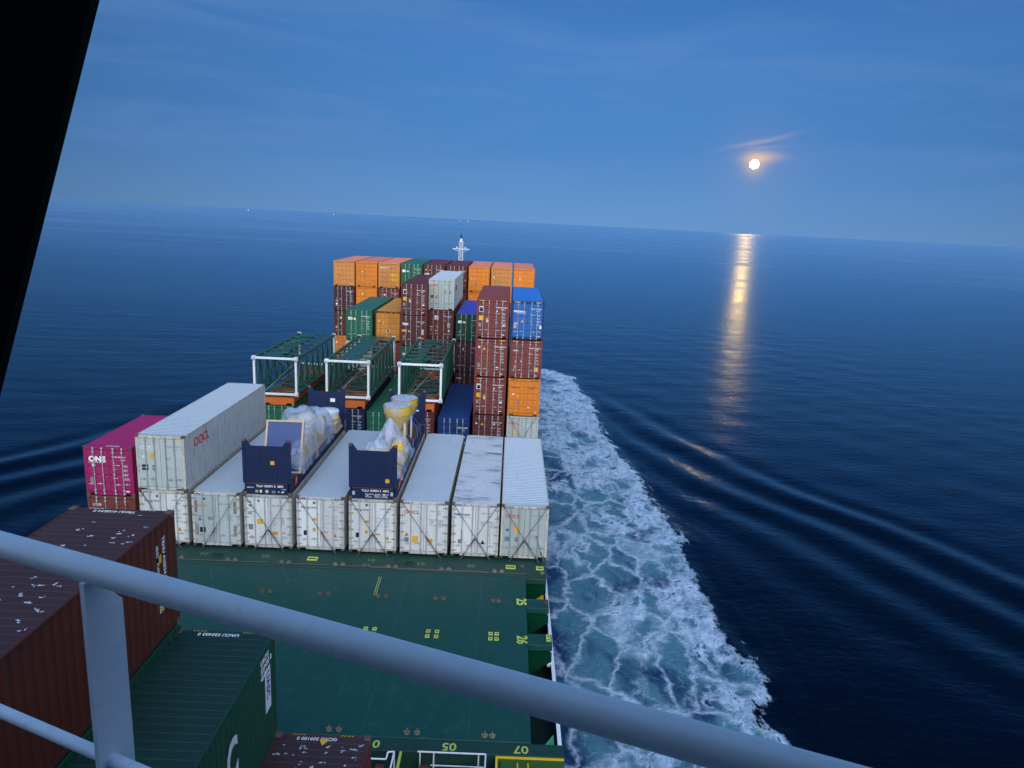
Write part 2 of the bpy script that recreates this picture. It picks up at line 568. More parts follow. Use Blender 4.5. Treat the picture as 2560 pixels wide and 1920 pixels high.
def text_mesh(body, size=0.2, bold=0.0, align='LEFT', spacing=1.0, line=1.0, xs=1.0):
    k = (body, size, bold, align, spacing, line, xs)
    if k in TX:
        return TX[k]
    c = bpy.data.curves.new('lettering', 'FONT')
    c.body = body
    c.size = size
    c.offset = bold*size
    c.extrude = 0.003
    c.align_x = align
    c.space_character = spacing
    c.space_line = line
    c.resolution_u = 3
    o = bpy.data.objects.new('lettering_tmp', c)
    COL.objects.link(o)
    me = bpy.data.meshes.new_from_object(o)
    if xs != 1.0:
        for v in me.vertices:
            v.co.x *= xs
    bpy.data.objects.remove(o)
    me.name = 'lettering_mesh'
    TX[k] = me
    return me


# ------------------------------------------------------------------ container kit
CW = 2.438
HALF = CW/2
KIT = {}


def corr_profile(length, pitch, depth, flat=0.42, slope=0.08, start=0.0):
    """trapezoid corrugation as (along, out) pairs"""
    pts = []
    n = max(2, int(round(length/pitch)))
    p = length/n
    for i in range(n):
        a = start + i*p
        pts += [(a, 0.0), (a+p*flat, 0.0), (a+p*(0.5), -depth), (a+p*(0.92), -depth)]
    pts.append((start+length, 0.0))
    return pts


def kit(kind, L, H):
    k = (kind, L, H)
    if k in KIT:
        return KIT[k]
    K = {}
    # frame: posts, rails, header, sill, end frame
    f = MB()
    pw = 0.13
    for x in (0, CW-pw):
        f.box(x, x+pw, 0.0, 0.14, 0.11, H-0.11, 0.012)
        f.box(x, x+pw, L-0.12, L, 0.11, H-0.11, 0.012)
    for x in (0.004, CW-0.064):
        f.box(x, x+0.06, 0.16, L-0.16, 0.02, 0.16, 0.008)
        f.box(x, x+0.06, 0.16, L-0.16, H-0.075, H-0.012, 0.008)
    f.box(0.16, CW-0.16, 0.006, 0.10, H-0.155, H-0.014, 0.008)
    f.box(0.16, CW-0.16, L-0.1, L-0.006, H-0.12, H-0.014, 0.008)
    # sill with forklift style notches beside the castings
    f.box(0.46, CW-0.46, 0.004, 0.10, 0.015, 0.165, 0.008)
    for x in (0.16, CW-0.46):
        f.box(x, x+0.30, 0.006, 0.10, 0.115, 0.163)
    f.box(0.16, CW-0.16, L-0.1, L-0.006, 0.015, 0.15)
    K['frame'] = f.mesh('frame_mesh')
    # underframe / floor
    u = MB().box(0.07, CW-0.07, 0.12, L-0.12, 0.05, 0.15)
    K['floor'] = u.mesh('floor_mesh')
    c = MB()
    c.box(-0.004, 0.162, -0.006, 0.178, -0.014, 0.118, 0.012)
    K['casting'] = c.mesh('casting_mesh')
    h = MB()
    for sgn in (1,):
        h.ext([(0.05+0.028*math.cos(t), 0.055+0.036*math.sin(t)) for t in [2*PI*i/10 for i in range(10)]], 'y', -0.0085, -0.0065)
    K['hole'] = h.mesh('hole_mesh')
    # side walls
    s = MB()
    if kind == 'dry':
        pr = corr_profile(L-0.30, 0.278, 0.036, start=0.15)
        n = len(pr)
        vs = [(-(d)+0.010, y, 0.15) for y, d in pr] + [(-(d)+0.010, y, H-0.07) for y, d in pr]
        s.add(vs, [(i, i+1, n+i+1, n+i) for i in range(n-1)])
    else:
        pr = corr_profile(L-0.30, 0.21, 0.010, start=0.15)
        n = len(pr)
        vs = [(-(d)+0.012, y, 0.15) for y, d in pr] + [(-(d)+0.012, y, H-0.07) for y, d in pr]
        s.add(vs, [(i, i+1, n+i+1, n+i) for i in range(n-1)])
    K['side_wall'] = s.mesh('side_wall_mesh')
    # roof
    r = MB()
    if kind == 'dry':
        pr = corr_profile(L-0.6, 0.24, 0.010, start=0.30)
        pr = [(0.05, 0.0)] + pr + [(L-0.05, 0.0)]
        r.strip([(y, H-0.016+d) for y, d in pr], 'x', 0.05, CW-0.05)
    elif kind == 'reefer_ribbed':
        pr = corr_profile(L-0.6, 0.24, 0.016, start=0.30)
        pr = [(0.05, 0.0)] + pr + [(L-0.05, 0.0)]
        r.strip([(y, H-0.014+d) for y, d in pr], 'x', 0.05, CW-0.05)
    else:
        r.box(0.05, CW-0.05, 0.05, L-0.05, H-0.03, H-0.010)
        for i in range(1, 4):
            r.box(0.06, CW-0.06, L*i/4-0.012, L*i/4+0.012, H-0.012, H-0.006)
    K['roof'] = r.mesh('roof_mesh')
    # rear end wall
    e = MB()
    pr = corr_profile(CW-0.26, 0.25, 0.03, start=0.13)
    n = len(pr)
    e.add([(x, L-0.02+d, 0.14) for x, d in pr] + [(x, L-0.02+d, H-0.1) for x, d in pr], [(i, i+1, n+i+1, n+i) for i in range(n-1)])
    K['end_wall'] = e.mesh('end_wall_mesh')
    # doors: local origin at the door's outer lower corner
    dw = HALF-0.13-0.012
    dz0, dz1 = 0.185, H-0.175
    K['dz'] = (dz0, dz1)
    d = MB()
    if kind == 'dry' or kind == 'panel':
        d.box(0, dw, 0.055, 0.075, dz0, dz1)
        d.box(0, 0.05, 0.018, 0.056, dz0, dz1)
        d.box(dw-0.05, dw, 0.018, 0.056, dz0, dz1)
        npan = 5
        ph = (dz1-dz0)/npan
        for i in range(npan):
            z = dz0+i*ph
            d.ext([(0.052, z+0.03), (0.020, z+0.065), (0.020, z+ph-0.10), (0.052, z+ph-0.065), (0.060, z+ph-0.065), (0.060, z+0.03)], 'x', 0.052, dw-0.052)
        d.box(0.05, dw-0.05, 0.018, 0.042, dz1-0.035, dz1)
        d.box(0.05, dw-0.05, 0.018, 0.042, dz0, dz0+0.03)
    elif kind == 'reefer_ribbed':
        d.box(0, dw, 0.012, 0.075, dz0, dz1, 0.006)
        for i in range(1, 5):
            z = dz0+(dz1-dz0)*i/5
            d.box(0.05, dw-0.05, 0.004, 0.014, z-0.014, z+0.014)
    else:
        d.box(0, dw, 0.012, 0.075, dz0, dz1, 0.008)
    K['door'] = d.mesh('door_mesh')
    g = MB()
    g.box(0.12, CW-0.12, 0.060, 0.10, 0.16, H-0.15)
    K['gasket'] = g.mesh('gasket_mesh')
    # locking bar with cam keepers and handle
    b = MB()
    rr = 0.019 if kind in ('dry', 'panel') else 0.024
    b.tube((0, -0.022, 0.06), (0, -0.022, H-0.06), rr, 8)
    for z in (0.10, H-0.10):
        b.box(-0.045, 0.045, -0.040, 0.004, z-0.05, z+0.05, 0.01)
    for z in (dz0+0.10, dz1-0.10):
        b.ext([(-0.05, z), (0, z-0.10), (0.05, z), (0, z+0.10)], 'y', -0.05, -0.004)
    for z in (dz0+(dz1-dz0)*0.42, dz0+(dz1-dz0)*0.7):
        b.box(-0.04, 0.04, -0.030, 0.010, z-0.025, z+0.025)
    K['bar'] = b.mesh('bar_mesh')
    hd = MB()
    hd.box(-0.02, 0.34, -0.052, -0.034, -0.014, 0.014, 0.004)
    hd.box(0.13, 0.20, -0.045, 0.010, -0.045, 0.045, 0.006)
    K['handle'] = hd.mesh('handle_mesh')
    hg = MB()
    hg.box(-0.085, 0.125, -0.012, 0.014, -0.040, 0.040, 0.008)
    hg.box(-0.10, -0.04, -0.020, 0.010, -0.055, 0.055, 0.008)
    K['hinge'] = hg.mesh('hinge_mesh')
    hs = MB()
    hs.box(-0.03, 0.05, -0.006, 0.020, -0.030, 0.030, 0.004)
    K['hinge_small'] = hs.mesh('hinge_small_mesh')
    # row of hazard marks on the header
    hz = MB()
    for x0 in (0.20,):
        for i in range(5):
            x = x0+i*0.09
            hz.ext([(x, H-0.125), (x+0.05, H-0.125), (x+0.085, H-0.045), (x+0.035, H-0.045)], 'y', 0.0015, 0.0045)
    K['hazard'] = hz.mesh('hazard_mesh')
    KIT[k] = K
    return K


HC, STD = 2.896, 2.591


def tri_mb(w, h):
    return MB().ext([(0, 0), (w, 0), (w/2, h)], 'y', -0.004, 0.0)


def container(loc, L=12.192, H=HC, kind='dry', mat='maroon', roof=None, side=None, door=None, frame=None, label='', marks=(), near=False, group=None,
              hazard=None, cat='shipping container', flip=False, name='shipping_container', detail=True):
    """one container; origin at its lower corner nearest the bridge on the port side, doors facing aft"""
    K = kit(kind, L, H)
    root = empty(name, loc, label, cat, group)
    mt = M[mat]
    fm = M[frame] if frame else mt
    fr = put('frame', K['frame'], fm, root)
    put('floor', K['floor'], M['dark'], root)
    put('side_wall', K['side_wall'], M[side] if side else mt, root, loc=(0.0, 0, 0))
    o = put('side_wall', K['side_wall'], M[side] if side else mt, root, loc=(CW, L, 0), rot=(0, 0, PI))
    put('roof', K['roof'], M[roof] if roof else mt, root)
    put('end_wall', K['end_wall'], mt, root)
    put('door_gasket', K['gasket'], M['rubber'], root)
    # castings
    cm = M['casting'] if near else fm
    cast = K['casting']
    for ix in (0, 1):
        for iy in (0, 1):
            for iz in (0, 1):
                if not near and (iy == 1):
                    continue
                x = 0 if ix == 0 else CW-0.158
                y = 0 if iy == 0 else L-0.172
                z = 0 if iz == 0 else H-0.104
                cc = put('corner_casting', cast, cm, root, loc=(x, y, z))
                if near and iy == 0:
                    put('opening', K['hole'], M['rubber'], cc, loc=(0.028 if ix == 0 else 0.03, 0, 0))
    dm = M[door] if door else mt
    rm = M['rodgrey'] if kind != 'reefer_ribbed' else M['hinge']
    dz0, dz1 = K['dz']
    dw = HALF-0.142
    if kind == 'dry' and mat in ('orange', 'orange_tan', 'orange_deep', 'amber'):
        rm = mt
    doors = []
    for sgn in (0, 1):
        x0 = 0.135 if sgn == 0 else HALF+0.007
        dr = put('door', K['door'], dm, root, loc=(x0, 0, 0))
        doors.append(dr)
        if not detail:
            continue
        bx = ((0.36, 0.80) if sgn == 0 else (dw-0.80, dw-0.36))
        if kind == 'reefer':
            bx = ((0.42, 0.94) if sgn == 0 else (dw-0.94, dw-0.42))
        for j, x in enumerate(bx):
            br = put('locking_bar', K['bar'], rm, dr, loc=(x, 0, 0))
        for j, x in enumerate(bx):
            zz = dz0+0.42+(0.03 if j else 0)
            if kind == 'reefer':
                put('handle', K['handle'], rm, dr, loc=(x+(-0.0 if sgn else 0.0), 0, zz), rot=(0, 0, 0), scale=(-1, 1, 1) if sgn == 0 else None)
            else:
                put('handle', K['handle'], rm, dr, loc=(x, 0, zz), scale=(-1, 1, 1) if sgn == 0 else None)
        nh = 6 if kind == 'reefer' else 4
        for i in range(nh):
            z = dz0+0.14+(dz1-dz0-0.28)*i/(nh-1)
            me = K['hinge'] if kind == 'reefer' else K['hinge_small']
            if kind == 'reefer':
                put('hinge', me, M['hinge'], dr, loc=(-0.02 if sgn == 0 else dw+0.02, 0, z), scale=None if sgn == 0 else (-1, 1, 1))
            elif near:
                put('hinge', me, dm, dr, loc=(-0.01 if sgn == 0 else dw+0.01, 0, z), scale=None if sgn == 0 else (-1, 1, 1))
    if hazard:
        put('warning_stripe', K['hazard'], M[hazard], root)
        put('warning_stripe', K['hazard'], M[hazard], root, loc=(CW-0.84, 0, 0))
    # markings: (what, x, z, ...) on the door plane, measured from the container's lower port corner
    yd = 0.0095 if kind in ('reefer', 'reefer_ribbed') else 0.0155
    for mk in marks:
        w = mk[0]
        if w == 't':
            _, x, z, body, size, col, bold = mk[:7]
            xs = mk[7] if len(mk) > 7 else 1.0
            dr = doors[0] if x < HALF else doors[1]
            put('lettering', text_mesh(body, size, bold, xs=xs), M[col], dr, loc=(x-dr.location.x, yd, z), rot=(PI/2, 0, 0))
        elif w == 's':
            _, x, z, ww, hh, col = mk
            dr = doors[0] if x < HALF else doors[1]
            put('sticker', MB().box(0, ww, -0.004, 0, 0, hh), M[col], dr, loc=(x-dr.location.x, yd, z))
        elif w == 'c':
            _, x, z, r, col = mk
            dr = doors[0] if x < HALF else doors[1]
            put('sticker', MB().ext([(r*math.cos(t), r*math.sin(t)) for t in [2*PI*i/14 for i in range(14)]], 'y', -0.004, 0), M[col], dr, loc=(x-dr.location.x, yd, z))
        elif w == 'v':
            _, x, z, ww, hh, col = mk
            dr = doors[0] if x < HALF else doors[1]
            o = put('warning_triangle', tri_mb(ww, abs(hh)), M[col], dr, loc=(x-dr.location.x, yd, z))
            if hh < 0:
                o.scale = (1, 1, -1)
            elif near:
                put('symbol', tri_mb(ww*0.22, hh*0.5), M['txtdark'], o, loc=(ww*0.39, -0.0045, hh*0.18))
        elif w == 'a':       # lettering on the roof, read from the far end
            _, x, y, body, size, col, bold = mk
            put('lettering', text_mesh(body, size, bold), M[col], root, loc=(x, y, H-0.006), rot=(0, 0, PI))
        elif w == 'w':       # lettering on the starboard wall
            _, y, z, body, size, col, bold = mk
            put('lettering', text_mesh(body, size, bold), M[col], root, loc=(CW+0.002, y, z), rot=(PI/2, 0, PI/2))
    return root


def std_marks(no, code, col='txtwhite', big=0.10, k=0.0):
    """number block on the starboard door as on every box"""
    H = HC+k
    return [('t', 1.42, H-0.62, no, big, col, 0.02, 1.0), ('t', 1.85, H-0.77, code, big, col, 0.02),
            ('t', 1.42, H-1.05, 'MAX GROSS', 0.065, col, 0.015), ('t', 1.90, H-1.05, '30 480 KG\n67 200 LB', 0.065, col, 0.015),
            ('t', 1.42, H-1.28, 'TARE', 0.065, col, 0.015), ('t', 1.90, H-1.28, '3 900 KG\n8 600 LB', 0.065, col, 0.015),
            ('t', 1.42, H-1.51, 'NET', 0.065, col, 0.015), ('t', 1.90, H-1.51, '26 580 KG\n58 600 LB', 0.065, col, 0.015),
            ('t', 1.42, H-1.74, 'CU CAP', 0.065, col, 0.015), ('t', 1.90, H-1.74, '76.4 CU M\n2 698 CU FT', 0.065, col, 0.015)]


# ------------------------------------------------------------------ containers, bay A (row of white reefers and what stands on them)
XA = [-0.07, 2.59, 5.25, 7.93, 10.61, 13.246, 15.888, 18.421]
H2 = HC
hap = lambda no: [('t', 0.24, 2.28, 'Hapag-Lloyd', 0.17, 'txtdark', 0.012), ('s', 0.86, 2.52, 0.11, 0.13, 'teal'),
                  ('t', 1.62, 2.36, no, 0.105, 'txtgrey', 0.02), ('t', 1.88, 2.20, '45R1', 0.105, 'txtgrey', 0.02),
                  ('t', 1.34, 1.86, 'MAX GROSS', 0.055, 'txtgrey', 0.01), ('t', 1.80, 1.86, '34 000 KG\n74 960 LB', 0.07, 'txtgrey', 0.01),
                  ('t', 1.34, 1.66, 'TARE', 0.055, 'txtgrey', 0.01), ('t', 1.80, 1.66, '4 580 KG\n10 100 LB', 0.07, 'txtgrey', 0.01),
                  ('t', 1.34, 1.46, 'MAX PAYLOAD', 0.055, 'txtgrey', 0.01), ('t', 1.80, 1.46, '29 420 KG\n64 860 LB', 0.07, 'txtgrey', 0.01),
                  ('t', 1.34, 1.26, 'CUBE', 0.055, 'txtgrey', 0.01), ('t', 1.80, 1.26, '67.5 CU M\n2 383 CU FT', 0.07, 'txtgrey', 0.01),
                  ('s', 0.82, 1.60, 0.20, 0.15, 'osticker'), ('s', 0.83, 1.02, 0.14, 0.19, 'osticker'), ('s', 0.36, 0.80, 0.19, 0.26, 'dark'),
                  ('s', 1.38, 0.97, 0.24, 0.08, 'osticker'), ('v', 1.86, 0.72, 0.25, 0.24, 'osticker')]
ood = lambda no, c='txtgrey': [('t', 1.50, 2.36, no, 0.105, c, 0.02), ('t', 1.90, 2.20, '45R1', 0.105, c, 0.02),
                  ('t', 1.50, 1.90, 'MAX G.W\nTARE\nNET\nCU.CAP', 0.10, c, 0.012), ('t', 1.94, 1.90, '34 000 KG\n74 960 LB\n4 480 KG\n9 880 LB\n29 520 KG\n65 080 LB', 0.07, c, 0.01)]
RG = 'white reefers standing on the hatch in front of the bridge'
reef = [
    ('reefer', 'white', 'roof_white', hap('HLBU 912 068 4'), 'white reefer container under the pale grey container, half hidden by the rusty brown container', 'frame_white'),
    ('reefer', 'grey', 'roof_white', [('s', 0.26, 2.12, 0.52, 0.15, 'tan'), ('c', 0.66, 2.55, 0.06, 'txtblue'), ('t', 1.32, 2.26, 'OOLU 592781 2', 0.105, 'txtgrey', 0.02), ('t', 1.84, 2.10, '45R1', 0.105, 'txtgrey', 0.02),
                                      ('s', 0.26, 1.60, 0.26, 0.035, 'blueplate'), ('v', 0.27, 1.36, 0.24, 0.22, 'blueplate'), ('s', 0.36, 0.72, 0.30, 0.28, 'dark'), ('s', 0.80, 1.42, 0.30, 0.16, 'greyplate'), ('s', 0.12, 1.80, 0.16, 0.66, 'greyplate'), ('s', 2.12, 1.80, 0.16, 0.66, 'greyplate'), ('s', 0.14, 0.55, 0.16, 0.60, 'greyplate'), ('s', 2.10, 0.55, 0.16, 0.60, 'greyplate'),
                                      ('t', 1.75, 1.7, '34 000 KG\n74 960 LB\n4 480 KG\n9 880 LB\n29 520 KG', 0.075, 'txtgrey', 0.01)],
     'grimy grey reefer container with grey door patches and a single slanting lashing rod', 'frame_white'),
    ('reefer', 'white', 'roof_white', [('t', 0.18, 2.46, 'cma', 0.13, 'txtblue', 0.04), ('v', 0.22, 2.34, 0.22, -0.12, 'txtblue'), ('t', 0.18, 1.94, 'CONTAINER\nSERVICE\nMARINE', 0.065, 'txtblue', 0.02), ('s', 0.70, 2.50, 0.12, 0.14, 'blueplate'),
                                       ('t', 1.42, 2.30, 'SEGU 947501 7', 0.10, 'txtgrey', 0.02), ('t', 1.84, 2.14, '45R1', 0.10, 'txtgrey', 0.02), ('s', 0.66, 1.30, 0.30, 0.28, 'ylabel'), ('s', 0.22, 0.98, 0.22, 0.30, 'greyplate'), ('v', 0.24, 0.50, 0.25, 0.23, 'osticker'),
                                       ('s', 1.44, 0.72, 0.26, 0.20, 'osticker'), ('s', 1.95, 0.80, 0.14, 0.09, 'osticker'), ('t', 1.44, 1.62, 'MAX GROSS\n\nTARE\n\nPAYLOAD\n\nCUBE CAP', 0.06, 'txtgrey', 0.01), ('t', 1.88, 1.66, '34 000\n74 960\n4 400\n9 700\n29 600\n65 260\n67.9', 0.065, 'txtgrey', 0.01)],
     'white reefer container carrying the navy flat rack with the blue panel', 'frame_white'),
    ('reefer', 'white', 'roof_white', hap('HLBU 902 524 7'), 'white reefer container with a bare roof between the two navy flat racks', 'frame_white'),
    ('reefer', 'white', 'roof_white', hap('HLBU 902 423 8'), 'white reefer container carrying the navy flat rack with the yellow funnels', 'frame_white'),
    ('reefer', 'white', 'roof_white', [('t', 0.20, 2.22, 'OOCL', 0.26, 'txtred', 0.028, 1.05), ('t', 0.84, 2.55, 'C', 0.13, 'txtgrey', 0.01), ('v', 0.22, 0.98, 0.24, 0.23, 'osticker'), ('s', 0.23, 0.66, 0.22, 0.26, 'blueplate'), ('s', 0.62, 0.64, 0.32, 0.36, 'ylabel'), ('t', 0.66, 0.78, 'HIGH\n9\'6"', 0.11, 'txtdark', 0.02), ('s', 1.42, 0.66, 0.26, 0.22, 'osticker')] + ood('CTRC 411811 7'),
     'white reefer container with red lettering, a smooth blue tinted roof and one slanting lashing rod', 'frame_white'),
    ('reefer', 'white', 'roof_stained', [('t', 0.14, 2.24, 'NileDutch', 0.19, 'txtblue', 0.03), ('s', 0.36, 2.12, 0.66, 0.02, 'greyplate'), ('s', 0.34, 0.70, 0.20, 0.24, 'greyplate'), ('v', 1.50, 0.70, 0.26, 0.25, 'greyplate'), ('v', 1.535, 0.715, 0.19, 0.19, 'white'),
                                         ('t', 1.50, 1.90, 'MAX GROSS\nTARE\nNET', 0.10, 'txtgrey', 0.012), ('t', 1.50, 2.36, 'NIDU 450711 5', 0.105, 'txtgrey', 0.02), ('t', 1.84, 2.20, '45R1', 0.105, 'txtgrey', 0.02), ('t', 1.94, 1.90, '34 000 KG\n74 960 LB\n4 480 KG\n9 880 LB\n29 520 KG', 0.075, 'txtgrey', 0.01),
                                         ('s', 0.50, 0.72, 0.045, 0.75, 'brown'), ('s', 1.98, 0.70, 0.03, 0.62, 'osticker')],
     'white reefer container with blue lettering and a stained roof streaked with black', 'frame_white'),
    ('reefer_ribbed', 'grey', 'roof_white', [('t', 0.20, 2.22, 'OOCL', 0.26, 'txtred', 0.028, 1.05), ('c', 0.35, 1.56, 0.07, 'txtblue'), ('s', 0.68, 1.44, 0.32, 0.34, 'ylabel'), ('t', 0.72, 1.56, '96\n9\'6"', 0.10, 'txtdark', 0.02), ('s', 0.22, 0.94, 0.30, 0.28, 'blueplate'), ('s', 0.74, 0.92, 0.22, 0.26, 'greyplate'),
                                              ('t', 1.50, 2.36, 'OOCU 795356 1', 0.105, 'txtgrey', 0.02), ('t', 1.90, 2.20, '45R1', 0.105, 'txtgrey', 0.02), ('t', 1.50, 1.55, 'M.G.W\n\n\nCU.CAP', 0.11, 'txtgrey', 0.01), ('s', 1.90, 1.32, 0.26, 0.30, 'side_grey'), ('s', 1.90, 0.82, 0.26, 0.34, 'side_grey')],
     'grey reefer container with panelled doors and a ribbed roof at the ship side', 'frame_white'),
]
REEF = []
for i, (kind, mat, roof, marks, label, frm) in enumerate(reef):
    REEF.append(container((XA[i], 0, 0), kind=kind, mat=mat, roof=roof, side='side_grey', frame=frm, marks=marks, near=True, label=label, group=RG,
                          cat='refrigerated container', hazard='dark', name='refrigerated_container'))
XM = -2.72
container((XM, 0, -0.10), H=STD, L=6.058, mat='redbrown', near=True, label='red brown container with lashing rods under the magenta container', marks=[
    ('s', 0.26, 2.02, 0.44, 0.14, 'side_grey'), ('t', 0.26, 1.76, 'HDMU', 0.17, 'txtwhite', 0.05), ('t', 1.46, 1.78, 'HDMU 232010 8', 0.12, 'txtwhite', 0.02), ('t', 1.85, 1.62, '22G1', 0.11, 'txtwhite', 0.02)])
container((XM, 0, STD-0.08), H=STD, L=6.058, mat='pink', near=True, label='magenta container at the port edge beside the pale grey container', marks=[
    ('t', 0.24, 1.80, 'ONE', 0.38, 'txtwhite', 0.05, 1.05), ('s', 0.22, 1.74, 0.80, 0.015, 'txtwhite'), ('c', 0.46, 1.60, 0.09, 'txtwhite'), ('s', 0.24, 0.62, 0.20, 0.32, 'greyplate'),
    ('a', 1.75, 0.22, 'ONEU 200147 5', 0.10, 'txtwhite', 0.02), ('s', 2.0, 0.21, 0.20, 0.06, 'txtwhite')] + std_marks('ONEU 200147 5', '22G1', k=-0.25))
container((XA[0], 0, HC+0.006), kind='reefer_ribbed', mat='grey', roof='roof_white', side='side_grey', frame='frame_white', near=True, hazard='ylabel',
          label='pale grey container stacked above the others beside the magenta one, with rusty corners', marks=[
    ('t', 0.22, 2.16, 'OOCL', 0.27, 'txtwhite', 0.03), ('c', 0.36, 1.78, 0.065, 'txtwhite'), ('s', 0.66, 1.64, 0.30, 0.30, 'ylabel'), ('t', 0.74, 1.86, 'HIGH\n9\'6"', 0.07, 'txtdark', 0.02),
    ('s', 0.26, 1.06, 0.32, 0.30, 'dark'), ('s', 0.78, 1.06, 0.18, 0.28, 'greyplate'), ('t', 1.50, 2.30, 'OOLU 592281 2', 0.12, 'txtgrey', 0.02), ('t', 1.86, 2.14, '45G1', 0.11, 'txtgrey', 0.02),
    ('t', 1.50, 1.72, 'M.G.W\nTARE', 0.09, 'txtgrey', 0.01), ('s', 1.94, 1.55, 0.26, 0.28, 'side_grey'), ('t', 1.50, 1.22, 'N.W\nCU.CAP', 0.09, 'txtgrey', 0.01), ('s', 1.94, 1.05, 0.26, 0.28, 'side_grey'),
    ('w', 1.15, 2.00, 'OOCL', 0.66, 'txtred', 0.022)])

# ------------------------------------------------------------------ bay B, first stack
YB = 19.34
XB = {0: -0.32, 1: 2.42, 2: 5.12, 3: 7.72, 4: 10.45, 5: 13.2, 6: 15.9, 7: 18.53}
logo = [('s', 0.20, 1.98, 0.34, 0.40, 'txtwhite'), ('s', 0.235, 2.02, 0.27, 0.17, 'txtblue'), ('s', 0.235, 2.20, 0.27, 0.10, 'yellow'), ('s', 0.20, 1.34, 0.34, 0.34, 'ylabel'), ('v', 0.70, 1.38, 0.22, 0.20, 'ylabel'), ('v', 0.72, 1.34, 0.20, -0.20, 'txtwhite'), ('s', 0.18, 0.84, 0.20, 0.30, 'greyplate'), ('s', 1.98, 0.92, 0.20, 0.11, 'txtwhite'), ('s', 2.0, 0.24, 0.14, 0.06, 'txtwhite'), ('c', 1.54, 2.05, 0.06, 'txtwhite')]
cB = dict(detail=True)
container((XB[6], YB, 8.40), mat='redbrown', hazard='ylabel', label='red brown container on top of its stack beside the light blue container', marks=logo + std_marks('TXGU 532109 6', '45G1', big=0.13))
container((XB[6], YB, 5.43), mat='redbrown', hazard='ylabel', label='red brown container second from the top beside the ship side stack', marks=[('s', 0.22, 2.18, 0.16, 0.16, 'txtwhite'), ('v', 0.56, 2.06, 0.24, 0.24, 'ylabel'), ('s', 0.20, 0.70, 0.20, 0.34, 'greyplate'), ('s', 1.60, 0.70, 0.2, 0.08, 'txtwhite'), ('s', 1.98, 0.2, 0.14, 0.06, 'txtwhite'), ('s', 1.9, 2.52, 0.16, 0.06, 'otag')] + std_marks('TEMU 640810 8', '45G1', big=0.13))
container((XB[6], YB, 2.46), mat='redbrown', hazard='ylabel', label='red brown container third from the top, beside the bright orange container over the wake', marks=logo + std_marks('TXGU 500806 7', '45G1', big=0.13))
container((XB[6], YB, -0.50), mat='maroon', label='lowest red brown container of the tall stack, behind the reefer with the stained roof', marks=[('s', 0.22, 2.16, 0.12, 0.10, 'txtwhite'), ('v', 0.62, 2.08, 0.22, 0.2, 'ylabel'), ('s', 1.55, 2.10, 0.2, 0.14, 'side_grey')] + std_marks('TGHU 947210 8', '45G1', big=0.12))
container((XB[7], YB, 8.40), mat='blue', hazard='ylabel', frame='dblue', label='light blue container on top of the stack at the ship side', marks=[('t', 0.16, 2.06, 'NileDutch', 0.20, 'txtwhite', 0.05), ('s', 0.34, 1.98, 0.72, 0.02, 'txtwhite'), ('v', 0.72, 1.30, 0.20, 0.20, 'ylabel'), ('s', 0.22, 1.18, 0.24, 0.07, 'txtwhite'), ('s', 0.20, 0.84, 0.20, 0.30, 'tan'), ('s', 2.12, 0.86, 0.16, 0.22, 'txtwhite'), ('s', 2.05, 0.22, 0.14, 0.06, 'txtwhite')] + std_marks('NIDU 221068 1', '45G1', big=0.13))
container((XB[7], YB, 5.43), mat='redbrown', hazard='ylabel', label='red brown container between the light blue and the bright orange containers at the ship side', marks=[('s', 0.22, 2.06, 0.42, 0.11, 'side_grey'), ('v', 0.36, 1.20, 0.18, 0.18, 'ylabel'), ('c', 0.86, 1.30, 0.06, 'side_grey'), ('s', 0.32, 0.70, 0.20, 0.26, 'greyplate'), ('s', 1.88, 0.52, 0.30, 0.34, 'ylabel'), ('s', 2.0, 0.18, 0.12, 0.06, 'txtwhite')] + std_marks('TCNU 476025 4', '45G1', big=0.13))
container((XB[7], YB, 2.46), mat='orange_deep', hazard='dark', label='bright orange container under two others at the ship side, over the wake', marks=[('t', 0.22, 2.18, 'Hapag-Lloyd', 0.13, 'txtdark', 0.01), ('s', 0.34, 1.62, 0.12, 0.14, 'txtwhite'), ('v', 0.66, 1.46, 0.20, 0.20, 'ylabel'), ('s', 0.66, 0.86, 0.20, 0.30, 'greyplate'), ('t', 1.45, 2.2, 'HLXU 651024 3\n       45G1', 0.11, 'txtdark', 0.01), ('s', 1.5, 0.62, 0.16, 0.10, 'txtwhite'), ('s', 2.1, 0.24, 0.12, 0.06, 'txtwhite')])
container((XB[7], YB, -0.50), kind='reefer_ribbed', mat='grey', roof='roof_white', side='side_grey', frame='frame_white', label='pale grey container with red lettering just above the ribbed reefer roof', marks=[('t', 0.18, 2.24, 'OOCL', 0.25, 'txtred', 0.05), ('s', 0.62, 1.52, 0.28, 0.28, 'ylabel'), ('t', 1.62, 2.4, 'OOCU 811 200 5', 0.09, 'txtgrey', 0.01), ('c', 1.62, 2.14, 0.05, 'txtwhite'), ('s', 1.94, 1.50, 0.2, 0.24, 'side_grey')])
container((XB[5], YB, -0.56), H=STD, mat='dblue', label='dark blue container behind the smooth roofed reefer with a dark patch on its roof edge', marks=[('t', 1.50, 1.78, 'LTIU 221040 6', 0.15, 'txtwhite', 0.03), ('t', 1.86, 1.58, '22G1', 0.12, 'txtwhite', 0.02), ('s', 1.84, 1.02, 0.28, 0.14, 'txtwhite'), ('s', 1.5, 1.05, 0.12, 0.06, 'txtwhite')])
container((XB[4], YB, -0.46), mat='maroon', label='maroon container under the orange flat rack nearest the dark blue container', marks=std_marks('TRLU 752214 0', '45G1', big=0.12))
container((XB[3], YB, -0.64), mat='green', roof='green', label='green container with a long bare roof between two crane boom sections', marks=[('s', 0.3, 0.9, 0.2, 0.16, 'txtwhite')])
